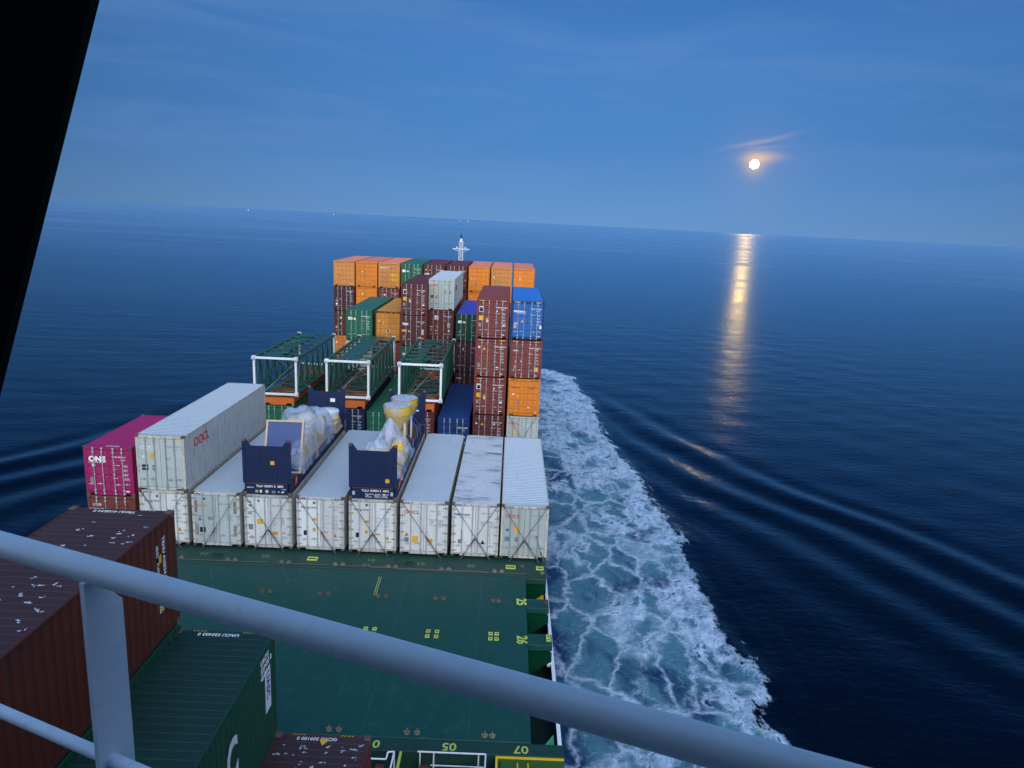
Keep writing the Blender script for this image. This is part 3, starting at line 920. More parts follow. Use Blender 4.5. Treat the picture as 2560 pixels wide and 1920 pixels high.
container((XB[2], YB, -0.46), mat='navy', label='navy container under the middle orange flat rack', marks=std_marks('TRHU 129754 9', '45G1', big=0.12))
container((XB[1], YB, -0.64), mat='brown', roof='darkmaroon', label='dark brown container whose roof shows between the outer and middle crane boom sections')
container((XB[0], YB, -0.46), mat='green', label='green container under the orange flat rack nearest the open sea')

# ------------------------------------------------------------------ bay B, second stack
Y2 = 33.0
grn = [('s', 0.20, 1.95, 0.40, 0.26, 'txtwhite'), ('c', 0.82, 2.06, 0.10, 'txtwhite'), ('s', 0.25, 2.02, 0.30, 0.04, 'teal')]
container((3.06, Y2, 5.43), mat='green', roof='teal', label='green container with a white plate and round spot on its door, beside the amber container', marks=grn + std_marks('CAIU 843321 0', '45G1', big=0.13))
container((3.06, Y2, 2.50), kind='reefer_ribbed', mat='dwhite', roof='roof_white', frame='frame_white', label='white container with red lettering under the green container with the round spot', marks=[('t', 0.2, 2.2, 'OOCL', 0.3, 'txtred', 0.06), ('s', 1.5, 2.1, 0.4, 0.3, 'teal')])
container((3.06, Y2, -0.45), mat='maroon', label='maroon container at the foot of the stack behind the outer crane boom section')
container((5.78, Y2, 5.42), mat='amber', roof='amber', frame='brown', label='amber container with a seal plate hung across its doors', marks=[('s', 0.35, 1.9, 0.1, 0.12, 'txtwhite'), ('v', 0.74, 1.74, 0.16, 0.16, 'ylabel'), ('s', 1.0, 0.96, 0.46, 0.26, 'side_grey'), ('s', 1.16, 1.0, 0.14, 0.18, 'blueplate'), ('s', 0.36, 0.32, 0.18, 0.12, 'txtwhite')])
container((5.78, Y2, 2.47), mat='redbrown', label='maroon container under the amber container, seen through the crane boom', marks=[('s', 0.25, 2.0, 0.34, 0.3, 'txtblue'), ('s', 1.7, 1.9, 0.2, 0.2, 'txtwhite')])
container((5.78, Y2, -0.48), mat='green', label='green container at the foot of the stack behind the middle crane boom section')
container((8.20, Y2, 8.07), mat='maroon', label='maroon container on top of its stack beside the pale grey one', marks=logo + std_marks('TXGU 524908 1', '45G1', big=0.13))
container((8.20, Y2, 5.14), mat='maroon', label='maroon container with white lowercase lettering and a yellow strip', marks=[('t', 0.18, 1.98, 'tex', 0.40, 'txtwhite', 0.04), ('s', 0.10, 1.36, 0.46, 0.17, 'ylabel'), ('c', 0.80, 1.40, 0.09, 'side_grey'), ('s', 0.22, 0.72, 0.20, 0.28, 'greyplate'), ('s', 1.92, 1.10, 0.24, 0.50, 'side_grey'), ('s', 1.98, 0.72, 0.2, 0.08, 'osticker')] + std_marks('TEXU 751063 2', '45G1', big=0.13)[:3])
container((8.20, Y2, 2.22), mat='teal', label='teal green container under the maroon one with lowercase lettering', marks=[('s', 0.2, 2.0, 0.34, 0.22, 'txtwhite')])
container((8.20, Y2, -0.70), mat='dgreen', label='dark green container at the foot of the stack behind the inner crane boom section')
Y3 = 34.6
container((10.58, Y3, 8.50), kind='reefer_ribbed', mat='grey', roof='roof_white', side='grey', frame='grey', hazard='ylabel', label='pale grey container standing highest among the maroon ones, with red lettering on door and side', marks=[('t', 0.18, 2.22, 'OOCL', 0.26, 'txtred', 0.06), ('s', 0.62, 1.56, 0.28, 0.26, 'ylabel'), ('s', 0.20, 1.10, 0.26, 0.26, 'dark'), ('s', 0.66, 1.08, 0.2, 0.26, 'greyplate'), ('s', 1.46, 1.56, 0.24, 0.26, 'greyplate'), ('s', 1.92, 1.56, 0.24, 0.26, 'greyplate'), ('s', 1.46, 1.05, 0.24, 0.26, 'side_grey'), ('s', 1.92, 1.05, 0.24, 0.26, 'side_grey'), ('t', 1.55, 2.36, 'OOLU 841 225 0\n          45G1', 0.10, 'txtgrey', 0.01), ('c', 1.60, 2.16, 0.06, 'txtwhite'), ('w', 1.6, 1.75, 'OOCL', 0.62, 'txtred', 0.04)])
container((10.58, Y3, 5.56), mat='maroon', label='maroon container with a white square emblem under the high pale grey one', marks=[('s', 0.62, 2.0, 0.36, 0.36, 'txtwhite'), ('v', 0.70, 2.10, 0.20, 0.16, 'blueplate'), ('s', 0.72, 2.06, 0.16, 0.04, 'blueplate'), ('v', 0.72, 1.28, 0.16, 0.18, 'osticker'), ('s', 0.22, 1.24, 0.22, 0.08, 'txtwhite'), ('s', 0.20, 0.86, 0.18, 0.26, 'greyplate'), ('c', 0.78, 0.92, 0.06, 'txtwhite'), ('s', 1.86, 1.24, 0.24, 0.46, 'side_grey'), ('s', 1.95, 0.84, 0.12, 0.18, 'txtwhite')] + std_marks('TCNU 180657 1', '45G1', big=0.13)[:3])
container((10.58, Y3, 2.62), mat='maroon', label='maroon container third down below the high pale grey one')
container((10.58, Y3, -0.32), mat='maroon', label='maroon container at the foot of the stack behind the flat rack with the funnels')
container((13.38, Y2, 5.80), H=STD, mat='dgreen', roof='tarp', label='dark green container with a blue tarpaulin roof', marks=[('s', 0.20, 1.72, 0.38, 0.24, 'txtwhite'), ('c', 0.78, 1.82, 0.10, 'txtwhite'), ('s', 0.28, 0.8, 0.18, 0.2, 'greyplate')] + std_marks('CAIU 270812 3', '22G1', k=-0.3, big=0.12))
container((13.38, Y2, 2.87), mat='darkmaroon', label='dark maroon container with a white numeral under the tarpaulin roofed one', marks=[('c', 0.36, 2.5, 0.06, 'side_grey'), ('t', 0.66, 2.08, '1', 0.34, 'txtwhite', 0.04), ('s', 0.26, 1.36, 0.12, 0.18, 'blueplate'), ('c', 0.68, 1.5, 0.03, 'txtwhite')] + std_marks('TCLU 447120 6', '45G1', big=0.12)[:3])
container((13.38, Y2, -0.06), mat='darkmaroon', label='dark maroon container at the foot of the stack behind the dark blue container', marks=[('t', 0.20, 2.24, 'c.c.s', 0.26, 'txtwhite', 0.05)])

for x_, nm_ in ((16.0, 'behind the tall red brown stack'), (18.62, 'behind the ship side stack')):
    for z_, mt_, h_ in ((5.43, 'darkmaroon', 'upper'), (2.48, 'dgreen', 'middle'), (-0.47, 'maroon', 'lowest')):
        container((x_, Y2, z_), mat=mt_, label=h_+' hidden container '+nm_+', glimpsed only through the gap', detail=False)

# ------------------------------------------------------------------ bay C, the far row of nine stacks
YC = 50.87
XCf = lambda i: i*2.6316 + 0.2268
zC = (8.81, 5.87, 2.93, -0.01)
sp = lambda *a: list(a)
rowC = {
    -1: [('orange_tan', 'roof_salmon', 'faded orange container on top of the far row at its port corner', [('s', 0.72, 1.60, 0.12, 0.12, 'ylabel'), ('s', 0.66, 1.02, 0.26, 0.20, 'greyplate'), ('s', 1.95, 0.14, 0.30, 0.10, 'txtwhite')]),
         ('darkmaroon', None, 'dark maroon container under the faded orange one at the port corner of the far row', [('v', 0.68, 1.30, 0.18, 0.16, 'ylabel'), ('s', 0.22, 1.12, 0.26, 0.06, 'txtwhite'), ('c', 0.34, 0.80, 0.11, 'txtwhite'), ('c', 0.34, 1.40, 0.06, 'side_grey')] + std_marks('TCNU 980421 7', '45G1', big=0.13)),
         ('brown', None, 'brown container third down at the port corner of the far row', [('c', 0.80, 2.1, 0.10, 'txtwhite'), ('v', 0.72, 1.34, 0.18, 0.16, 'txtwhite'), ('s', 0.2, 0.84, 0.2, 0.28, 'tan')]),
         ('orange', None, 'orange container at the foot of the port corner stack of the far row', [('s', 0.2, 2.0, 0.2, 0.2, 'txtwhite')])],
    0: [('orange_deep', 'roof_salmon', 'bright orange container second from the port corner on top of the far row', [('s', 0.68, 1.68, 0.14, 0.10, 'txtwhite'), ('v', 0.70, 0.66, 0.14, 0.14, 'txtwhite'), ('s', 1.50, 0.56, 0.20, 0.10, 'txtwhite'), ('s', 1.6, 2.2, 0.16, 0.06, 'greyplate')]),
        ('orange_deep', None, 'bright orange container under the second from the port corner in the far row', [('s', 0.68, 2.04, 0.14, 0.16, 'txtwhite')])],
    1: [('orange_tan', 'roof_salmon', 'faded orange container with four yellow squares on its door in the far row', [('s', 1.42, 1.32, 0.30, 0.34, 'yellow'), ('s', 1.84, 1.32, 0.30, 0.34, 'yellow'), ('s', 1.42, 0.76, 0.30, 0.34, 'yellow'), ('s', 1.84, 0.76, 0.30, 0.34, 'yellow'), ('t', 0.10, 2.26, 'HAPAG LLOYD', 0.16, 'txtwhite', 0.04), ('s', 0.68, 0.95, 0.2, 0.24, 'greyplate')]),
        ('redbrown', None, 'maroon container under the one with four yellow squares in the far row', [('c', 0.72, 2.1, 0.10, 'txtwhite'), ('t', 0.1, 2.1, 'textainer', 0.12, 'side_grey', 0.01)] + std_marks('TGHU 402175 3', '45G1', big=0.13)[:2])],
    2: [('green', 'teal', 'green container between the faded orange and maroon ones on top of the far row', [('s', 0.14, 1.90, 0.42, 0.30, 'txtwhite'), ('c', 0.78, 2.02, 0.10, 'txtwhite')] + std_marks('CAIU 871100 3', '45G1', big=0.13)),
        ('maroon', None, 'maroon container below the green one in the far row', [])],
    3: [('maroon', None, 'maroon container with white dotted lettering on top of the far row', [('t', 0.14, 1.76, 'c.c.s', 0.30, 'txtwhite', 0.07), ('c', 0.28, 2.3, 0.08, 'txtwhite'), ('v', 0.66, 2.2, 0.2, 0.16, 'ylabel')] + std_marks('TCKU 954210 2', '45G1', big=0.13)[:2]),
        ('maroon', None, 'maroon container below the one with dotted lettering in the far row', [])],
    4: [('maroon', None, 'maroon container on top of the far row, behind the high pale grey one', std_marks('TGHU 680124 9', '45G1', big=0.13)[:2] + [('s', 2.2, 1.2, 0.1, 0.12, 'ylabel')]),
        ('maroon', None, 'maroon container in the second layer of the far row, behind the high pale grey one', [])],
    5: [('orange_deep', 'roof_salmon', 'bright orange container next to the maroon one on top of the far row', [('s', 0.30, 1.44, 0.16, 0.08, 'txtwhite'), ('s', 0.74, 1.42, 0.14, 0.12, 'ylabel'), ('s', 0.70, 0.78, 0.20, 0.34, 'greyplate')]),
        ('orange_deep', None, 'bright orange container in the second layer of the far row above the blue tarpaulin roof', [('s', 0.30, 2.24, 0.16, 0.08, 'txtwhite')])],
    6: [('orange_tan', 'roof_salmon', 'faded orange container second from the starboard corner on top of the far row', [('c', 0.32, 1.78, 0.09, 'txtwhite'), ('v', 0.72, 1.56, 0.14, 0.14, 'ylabel'), ('s', 0.7, 0.7, 0.24, 0.3, 'greyplate')]),
        ('orange', None, 'orange container in the second layer, second from the starboard corner of the far row', [])],
    7: [('orange_deep', 'roof_salmon', 'bright orange container at the starboard corner on top of the far row', [('s', 0.68, 1.70, 0.14, 0.12, 'txtwhite')]),
        ('maroon', None, 'maroon container in the second layer at the starboard corner of the far row', []),
        ('green', None, 'green container third down at the starboard corner of the far row', []),
        ('maroon', None, 'maroon container at the foot of the starboard corner stack of the far row', [])],
}
for i, lst in rowC.items():
    for k, (mat, roof, label, mk) in enumerate(lst):
        container((XCf(i), YC, zC[k]), mat=mat, roof=roof, label=label, marks=mk, group='containers of the far row')

# ------------------------------------------------------------------ stack in front of the bridge (seen from their forward ends)
def near_box(loc, H, mat, label, roofcol, marks, side=None):
    c = container(loc, H=H, mat=mat, roof=roofcol, near=True, label=label, marks=marks, side=side)
    return c


YF = -18.45
FL = 12.192
container((8.12, YF-FL-0.02, 9.88-2*HC-0.02), mat='dgreen', label='dark container directly under the rusty brown one, almost hidden by the green one', detail=False)
for (x, z, mat, rf, label, txt, ty) in [
        (8.10, 9.88-HC, 'brown', 'oldbrown', 'rusty brown container with a spotted roof, highest of the three below the bridge rail', 'TRHU 410534 5', 0.9),
        (10.43, 6.72-HC, 'dgreen', 'oldgreen', 'dark green container with big white letters on its wall below the brown one', 'UACU 523432 0', 0.8),
        (12.86, 3.86-HC, 'maroon', 'oldbrown', 'maroon container spattered with bird droppings beside the green hatch cover', 'GCXU 509100 0', 0.65)]:
    root = container((x, YF-FL, z), H=HC, mat=mat, roof=rf, near=True, label=label, detail=False)
    # forward end castings
    K = kit('dry', 12.192, HC)
    for x0 in (0.42, 1.66):
        top = MB()
        for k in range(4):
            xx = x0+k*0.09
            top.ext([(xx, FL-0.055), (xx+0.03, FL-0.055), (xx+0.07, FL-0.015), (xx+0.04, FL-0.015)], 'z', HC-0.0135, HC-0.0115)
        put('warning_stripe', top, M['ylabel'] if mat != 'brown' else M['txtwhite'], root)
    put('lettering', text_mesh(txt, 0.15, 0.02), M['txtwhite'], root, loc=(1.60 if mat != 'dgreen' else 1.62, FL-0.13, HC-0.012), rot=(0, 0, PI))
    random.seed(len(txt)+len(mat))
    if mat != 'dgreen':
        sp_ = MB()
        n = 60 if mat == 'maroon' else 46
        for _ in range(n):
            cx, cy = random.uniform(0.15, 2.3), FL-random.uniform(0.25, 2.6 if mat == 'maroon' else 6.0)
            for q in range(random.randint(1, 3)):
                ax, ay = random.uniform(0.010, 0.060), random.uniform(0.010, 0.040)
                ox, oy = cx+random.uniform(-0.06, 0.06), cy+random.uniform(-0.05, 0.05)
                ph = random.random()*6
                pts = [(ox+ax*math.cos(t)*(0.7+0.5*math.sin(3*t+ph)), oy+ay*math.sin(t)*(0.7+0.4*math.cos(2*t+ph))) for t in [2*PI*i/11 for i in range(11)]]
                sp_.ext(pts, 'z', HC-0.016, HC-0.0125)
        put('bird_dropping', sp_, M['splash'], root, kind='stuff')
    if mat == 'brown':
        for (yy, zz, s_, tx_) in [(-19.20, 9.50, 0.16, 'TRHU 410534 5'), (-19.50, 9.40, 0.14, '45G1   MAX G.W. 30480 KG')]:
            put('lettering', text_mesh(tx_, s_, 0.02), M['txtwhite'], root, loc=(CW+0.002, yy-(YF-FL)+0.06, zz-z), rot=(PI/2, PI/2, PI/2))
        put('sticker', MB().box(0, 0.004, -0.06, 0.06, 0, 0.20), M['ylabel'], root, loc=(CW, -19.28-(YF-FL), 8.92-z))
        put('sticker', MB().box(0, 0.004, -0.07, 0.07, 0, 0.24), M['ylabel'], root, loc=(CW, -19.30-(YF-FL), 7.70-z))
    if mat == 'dgreen':
        put('lettering', text_mesh('UACU\n523432 0\n45G1', 0.20, 0.02), M['txtwhite'], root, loc=(CW+0.002, -19.5-(YF-FL), 6.62-z-0.2), rot=(PI/2, 0, PI/2))
        put('name_plate', MB().box(0, 0.006, -0.19, 0.19, 0, 1.15), M['txtwhite'], root, loc=(CW, -19.05-(YF-FL), 4.98-z))
        put('lettering', text_mesh('UASC', 0.30, 0.03), M['txtblue'], root, loc=(CW+0.007, -19.14-(YF-FL), 6.05-z), rot=(PI/2, PI/2, PI/2))
        put('lettering', text_mesh('UAS', 1.35, 0.03, xs=0.66), M['txtwhite'], root, loc=(CW+0.002, -25.3-(YF-FL), 4.98-z), rot=(PI/2, 0, PI/2))
        put('lettering', text_mesh('C', 1.35, 0.03, xs=0.66), M['txtwhite'], root, loc=(CW+0.002, -21.68-(YF-FL), 4.98-z), rot=(PI/2, 0, PI/2))
    if mat == 'maroon':
        put('warning_triangle', MB().ext([(-0.12, 0.22), (0.12, 0.22), (0, 0)], 'z', 0, 0.004), M['ylabel'], root, loc=(1.27, FL-0.42, HC-0.0125), rot=(0, 0, 0))


# ------------------------------------------------------------------ lashing rods on the reefers and stacks
ROD = {}


def lashing(p, q, label, group='lashing rods crossed over the container doors'):
    """rod from an upper corner p to a turnbuckle fixed at q"""
    p, q = Vector(p), Vector(q)
    root = empty('lashing_rod', q, label, 'lashing rod', group)
    d = p-q
    L = d.length
    m1 = MB().tube(d*0.36, d, 0.014, 6)
    m1.tube(d-Vector((0, 0.03, 0)), d+Vector((0, 0.05, 0)), 0.03, 6)
    put('rod', m1, M['lash'], root)
    e = d.normalized()
    sd = Vector((e.z, 0, -e.x)).normalized()*0.026
    m2 = MB().tube(e*0.02+sd, e*L*0.34+sd, 0.013, 6).tube(e*0.02-sd, e*L*0.34-sd, 0.013, 6)
    m2.tube(e*L*0.30, e*L*0.40, 0.036, 8).tube(-e*0.05, e*L*0.10, 0.038, 8)
    put('turnbuckle', m2, M['lash'], root)
    return root


short = ['reefer under the pale grey container', 'grimy grey reefer', 'reefer under the blue panel flat rack', 'reefer between the flat racks',
         'reefer under the funnel flat rack', 'smooth roofed reefer', 'reefer with the stained roof', 'ribbed reefer over the wake']
modes = ['X', '/', 'X', '\\', 'X', '\\', 'X', 'X']
for i, md in enumerate(modes):
    x = XA[i]
    if md in ('X', '\\'):
        lashing((x+0.16, -0.09, 2.80), (x+2.02 if i != 5 else x+2.12, -0.12, -0.10), 'rod sloping to starboard over the doors of the '+short[i])
    if md in ('X', '/'):
        lashing((x+CW-0.16, -0.13, 2.80), (x+0.52, -0.16, -0.10), 'rod sloping to port over the doors of the '+short[i])
lashing((XA[7]+1.86, -0.16, 1.30), (XA[7]+2.28, -0.18, -0.05), 'short steel turnbuckle hanging loose at the starboard door of the ribbed reefer')
lashing((XM+0.16, -0.09, 2.42), (XM+2.0, -0.12, -0.2), 'steel rod sloping down to starboard over the red brown container below the magenta one')
lashing((XM+CW-0.16, -0.13, 2.42), (XM+0.5, -0.16, -0.2), 'steel rod sloping down to port over the red brown container below the magenta one')
lashing((XA[0]+0.30, -0.17, 2.76), (XA[0]+1.75, -0.2, 0.25), 'second steel rod beside the crossed pair on the reefer below the pale grey container')
for i, nm in ((6, 'lowest red brown container'), (7, 'pale grey container under the bright orange one')):
    x = XB[i]
    lashing((x+0.18, YB-0.09, 2.34), (x+1.95, YB-0.12, -0.55), 'steel rod sloping down to starboard over the '+nm)
    lashing((x+CW-0.18, YB-0.13, 2.34), (x+0.50, YB-0.16, -0.55), 'steel rod sloping down to port over the '+nm)

# ------------------------------------------------------------------ navy flat racks on the reefers


def navy_rack(x, y, z, label, txt, sx, extra):
    root = empty('flat_rack', (x, y, z), label, 'flat rack container', 'navy flat racks with plastic wrapped machines')
    L, Ht = 12.192, 2.93
    b = MB()
    for xx in (0.03, CW-0.15):
        b.box(xx, xx+0.12, 0.13, L-0.13, 0.04, 0.62, 0.01)
    b.box(0.15, CW-0.15, 0.14, L-0.14, 0.30, 0.60)
    for k in range(24):
        yy = 0.6+k*0.48
        for xx in (0.018, CW-0.03):
            b.box(xx, xx+0.012, yy, yy+0.05, 0.08, 0.56)
    put('base_frame', b, M['navy'], root)
    fl = MB()
    for k in range(9):
        xx = 0.17+k*0.234
        fl.box(xx, xx+0.222, 0.15, L-0.15, 0.60, 0.628)
    put('floor', fl, M['wood'], root)
    for e, nm in ((0, 'aft'), (1, 'fwd')):
        w = MB()
        ya, yb = (0.0, 0.13) if e == 0 else (L-0.13, L)
        pr = [(0.03, 0.63), (CW-0.03, 0.63), (CW-0.03, Ht-0.02), (CW-0.19, Ht-0.02), (CW-0.42, Ht-0.36), (0.42, Ht-0.36), (0.19, Ht-0.02), (0.03, Ht-0.02)]
        w.ext(pr, 'y', ya+0.02, yb-0.02)
        for xx in (0.0, CW-0.17):
            w.box(xx, xx+0.17, ya, yb, 0.62, Ht-0.12, 0.012)
        # gusset plates along the upper edge and the bottom hinge beam
        w.box(0.17, CW-0.17, ya+0.004, yb-0.004, 0.66, 0.76, 0.01)
        for k in range(7):
            xx = 0.36+k*0.275
            w.box(xx, xx+0.012, ya+0.012, ya+0.02, 0.78, Ht-0.40)
        ew = put('end_wall', w, M['navy'], root)
        if e == 0:
            hb = MB().box(0.20, CW-0.20, -0.020, 0.0, 0.60, 0.632)
            put('hinge_beam', hb, M['rustbox'], ew)
            bb = MB().box(0.17, CW-0.17, 0.0, 0.12, 0.05, 0.60, 0.015)
            put('end_beam', bb, M['navy'], root)
            put('lettering', text_mesh(txt, 0.155, 0.03), M['txtwhite'], root, loc=(0.66, -0.002, 0.42), rot=(PI/2, 0, 0))
            put('sticker', MB().box(sx, sx+0.20, -0.008, 0.0, 1.62 if sx < 1.8 else 0.92, 1.82 if sx < 1.8 else 1.12), M['ylabel'], ew)
            for (w_, x_, z_, a_, h_, c_) in extra:
                if w_ == 's':
                    put('sticker', MB().box(x_, x_+a_, -0.006, 0.0, z_, z_+h_), M[c_], root)
                elif w_ == 'c':
                    put('sticker', MB().ext([(x_+a_*math.cos(t), z_+a_*math.sin(t)) for t in [2*PI*i/16 for i in range(16)]], 'y', -0.006, 0), M[c_], root)
                else:
                    put('lettering', text_mesh(h_, a_, 0.02), M[c_], root, loc=(x_, -0.003, z_), rot=(PI/2, 0, 0))
        else:
            put('sticker', MB().box(1.46, 1.78, L-0.135, L-0.127, 1.9, 2.14) if x < 8 else MB().box(1.8, 2.0, L-0.135, L-0.127, 1.5, 1.6), M['txtwhite'], ew)
        for xx in (0.0, CW-0.17):
            c = put('corner_casting', MB().box(xx-0.004, xx+0.174, ya-0.004, yb+0.004, Ht-0.12, Ht, 0.012), M['casting'], root)
        for xx in (0.0, CW-0.17):
            put('corner_casting', MB().box(xx-0.004, xx+0.174, ya-0.008, yb+0.0, 0.0, 0.12, 0.012), M['casting'], root)
    return root


ZR = HC+0.01
navy_rack(5.26, 0.0, ZR, 'navy flat rack whose hollow topped end wall hides the foot of a big blue panel', 'TLLU 155391 2  45P3', 1.42, [
    ('s', 0.62, 0.12, 0.14, 0.14, 'tan'), ('s', 0.84, 0.12, 0.11, 0.14, 'txtwhite'), ('c', 1.20, 0.19, 0.09, 0, 'side_grey'), ('s', 1.44, 0.11, 0.20, 0.13, 'greyplate'), ('s', 1.76, 0.17, 0.08, 0.04, 'txtwhite'), ('s', 1.94, 0.15, 0.13, 0.06, 'txtwhite'), ('t', 0.20, 0.36, 0.07, 'MADE 2021', 'txtwhite'), ('t', 1.94, 0.30, 0.07, '17 MAR', 'txtwhite')])
navy_rack(10.62, 0.0, ZR, 'navy flat rack whose end wall stands before the wrapped yellow funnels', 'TLLU 153804 3  45P3', 1.86, [
    ('t', 0.84, 0.26, 0.075, 'MAX GROSS   45 000 KG   99 210 LB\nTARE            5 000 KG   11 020 LB\nPAYLOAD     40 000 KG   88 190 LB', 'txtwhite'), ('s', 1.72, 0.26, 0.14, 0.06, 'txtwhite'), ('s', 0.18, 0.22, 0.13, 0.20, 'side_grey'), ('s', 2.12, 0.22, 0.13, 0.20, 'side_grey')])

# ------------------------------------------------------------------ machines under plastic


def fnoise(x, y, s=1.0):
    return (math.sin(x*2.1*s+1.3*math.sin(y*1.7*s))+math.sin(y*2.7*s+1.1*math.sin(x*1.9*s+2))+0.5*math.sin(x*5.3*s-y*4.1*s+1.0))/2.5


def drape(x0, x1, y0, y1, nx, ny, lumps, floor, slope=2.2, amp=0.07, ragged=0.25):
    """cloth-like height field over rounded lumps (cx, cy, rx, ry, top)"""
    vs, fs = [], []
    top0 = lumps[0][4]
    for j in range(ny+1):
        for i in range(nx+1):
            x = x0+(x1-x0)*i/nx
            y = y0+(y1-y0)*j/ny
            hs = []
            for (cx, cy, rx, ry, top) in lumps:
                dx, dy = (x-cx)/rx, (y-cy)/ry
                d = math.sqrt(dx*dx+dy*dy)
                r = max(0.0, d-0.75)*min(rx, ry)
                ang = math.atan2(dy, dx)
                fold = 0.055*math.sin(7*ang+top*5)*min(1, r*2)
                hs.append(top-slope*r-fold-0.10*min(d, 0.75)**2)
            k = 13.0
            h = math.log(sum(math.exp(k*(v-floor)) for v in hs)+1)/k+floor
            h += amp*fnoise(x*1.6, y*1.4)*(0.3+0.7*min(1, (h-floor)))
            r1 = (1-abs(math.sin(2.6*x+1.9*math.sin(1.3*y)+top0)))**2
            r2 = (1-abs(math.sin(2.2*y+2.3*math.sin(1.7*x)+2*top0)))**2
            h += (0.16*r1+0.13*r2)*min(1, max(0, (h-floor)))
            edge = min(i, nx-i, j, ny-j)
            if edge == 0:
                h = min(h, floor+0.15)-ragged*(0.5+0.5*fnoise(x*3, y*3))
            vs.append((x+0.04*fnoise(y*2, h*3), y+0.04*fnoise(x*2, h*3), h))
    for j in range(ny):
        for i in range(nx):
            a = j*(nx+1)+i
            fs.append((a, a+1, a+nx+2, a+nx+1))
    m_ = MB().add(vs, fs)
    m_.sm = True
    return m_


zd = ZR+0.63
# the big blue panel in its timber frame (leaning aft)
root = empty('crated_panel', (5.72, 1.55, zd), 'big dark blue panel in a tan timber frame leaning on the navy flat rack', 'crated panel')
lean = -0.36
pw_, ph_ = 2.0, 2.80
put('panel', MB().box(0.10, pw_-0.10, 0.02, 0.07, 0.08, ph_-0.10), M['bluepanel'], root, rot=(lean, 0, 0.03))
fr = MB()
fr.box(0, 0.11, -0.02, 0.16, 0, ph_, 0.01).box(pw_-0.11, pw_, -0.02, 0.16, 0, ph_, 0.01).box(0.11, pw_-0.11, -0.018, 0.158, ph_-0.10, ph_-0.001, 0.01).box(0.11, pw_-0.11, -0.018, 0.158, 0.002, 0.10, 0.01)
put('timber_frame', fr, M['tan'], root, rot=(lean, 0, 0.03))

# machine one: a big plastic wrapped lump behind the panel
root = empty('wrapped_machine', (6.47, 6.0, zd), 'bulky machine wrapped in bluish plastic sheet behind the blue panel', 'wrapped machine', 'machines under plastic on the navy flat racks')
d1 = drape(-1.15, 1.42, -4.3, 2.9, 46, 100, [(-0.45, 0.2, 0.55, 0.5, 2.25), (0.35, 0.4, 0.75, 0.9, 2.30), (0.60, 1.9, 0.62, 0.8, 1.75), (0.70, -1.1, 0.45, 0.8, 1.75), (0.2, -1.9, 0.7, 0.4, 1.7), (1.05, -2.9, 0.25, 0.7, 1.9), (1.15, -3.8, 0.12, 0.35, 0.9)], 0.02, slope=2.0, amp=0.045)
put('plastic_cover', d1, PLASTIC, root)
mc = MB()
mc.lathe((0.30, 0.3, 0.02), [(0.62, 0.0), (0.64, 1.4), (0.58, 1.85), (0.30, 2.02)], 24)
mc.box(-0.75, 0.10, -0.4, 0.8, 0.02, 1.75, 0.08)
mc.sm = True
put('machine_body', mc, M['cream'], root)
put('machine_block', MB().box(0.2, 0.95, -1.7, -0.5, 0.02, 1.05, 0.06).box(0.3, 0.9, 1.3, 2.4, 0.02, 1.35, 0.06), M['yellow'], root)
put('skid', MB().box(-1.02, 1.05, -2.5, 2.6, 0.0, 0.10), M['tan'], root)

root = empty('round_tank', (7.05, 9.95, zd), 'white round tank with a brassy rim by the forward end wall of the rack', 'tank')
tk = MB().lathe((0, 0, 0.45), [(0.70, 0), (0.72, 0.62), (0.74, 0.64), (0.74, 0.80), (0.70, 0.84), (0.10, 0.90)], 32)
tk.sm = True
put('lid', tk, M['railwhite'], root)
rm_ = MB().lathe((0, 0, 0.40), [(0.755, 0.28), (0.765, 0.30), (0.765, 0.42), (0.755, 0.44)], 32)
rm_.sm = True
put('rim', rm_, M['yellow'], root)
put('cradle', MB().box(-0.8, 0.8, -0.8, 0.8, 0, 0.12).box(-0.7, -0.5, -0.7, 0.7, 0.12, 0.5).box(0.5, 0.7, -0.7, 0.7, 0.12, 0.5), M['tan'], root)

# machine two: cone shaped wrap and the two yellow funnels
root = empty('wrapped_machine', (11.85, 4.2, zd), 'machine under a pointed tent of clear plastic with a pink sheet on it', 'wrapped machine', 'machines under plastic on the navy flat racks')
d2 = drape(-1.12, 1.28, -2.7, 2.6, 44, 80, [(0.05, 0.9, 0.16, 0.16, 2.25), (-0.30, -0.4, 0.45, 0.45, 1.30), (-0.75, -0.7, 0.25, 0.3, 1.35), (0.75, -0.2, 0.36, 0.5, 1.45), (0.75, -1.4, 0.36, 0.5, 1.0)], 0.02, slope=1.55, amp=0.035)
put('plastic_cover', d2, PLASTIC2, root)
put('machine_block', MB().box(0.42, 1.02, -1.0, 0.5, 0.1, 1.32, 0.07).box(0.35, 0.95, -2.0, -1.1, 0.1, 0.78, 0.05), M['yellow'], root)
put('machine_body', MB().box(-0.85, 0.25, -1.4, 0.4, 0.1, 1.05, 0.10).box(-0.2, 0.2, 0.5, 1.2, 0.1, 1.9, 0.05), M['cream'], root)
put('paper_sheet', MB().box(-0.16, 0.16, -0.01, 0.0, 0.0, 0.56), M['pinkp'], root, loc=(0.02, 0.36, 1.42), rot=(-0.55, 0, 0))
put('skid', MB().box(-1.02, 1.05, -2.5, 2.3, 0.0, 0.10), M['tan'], root)


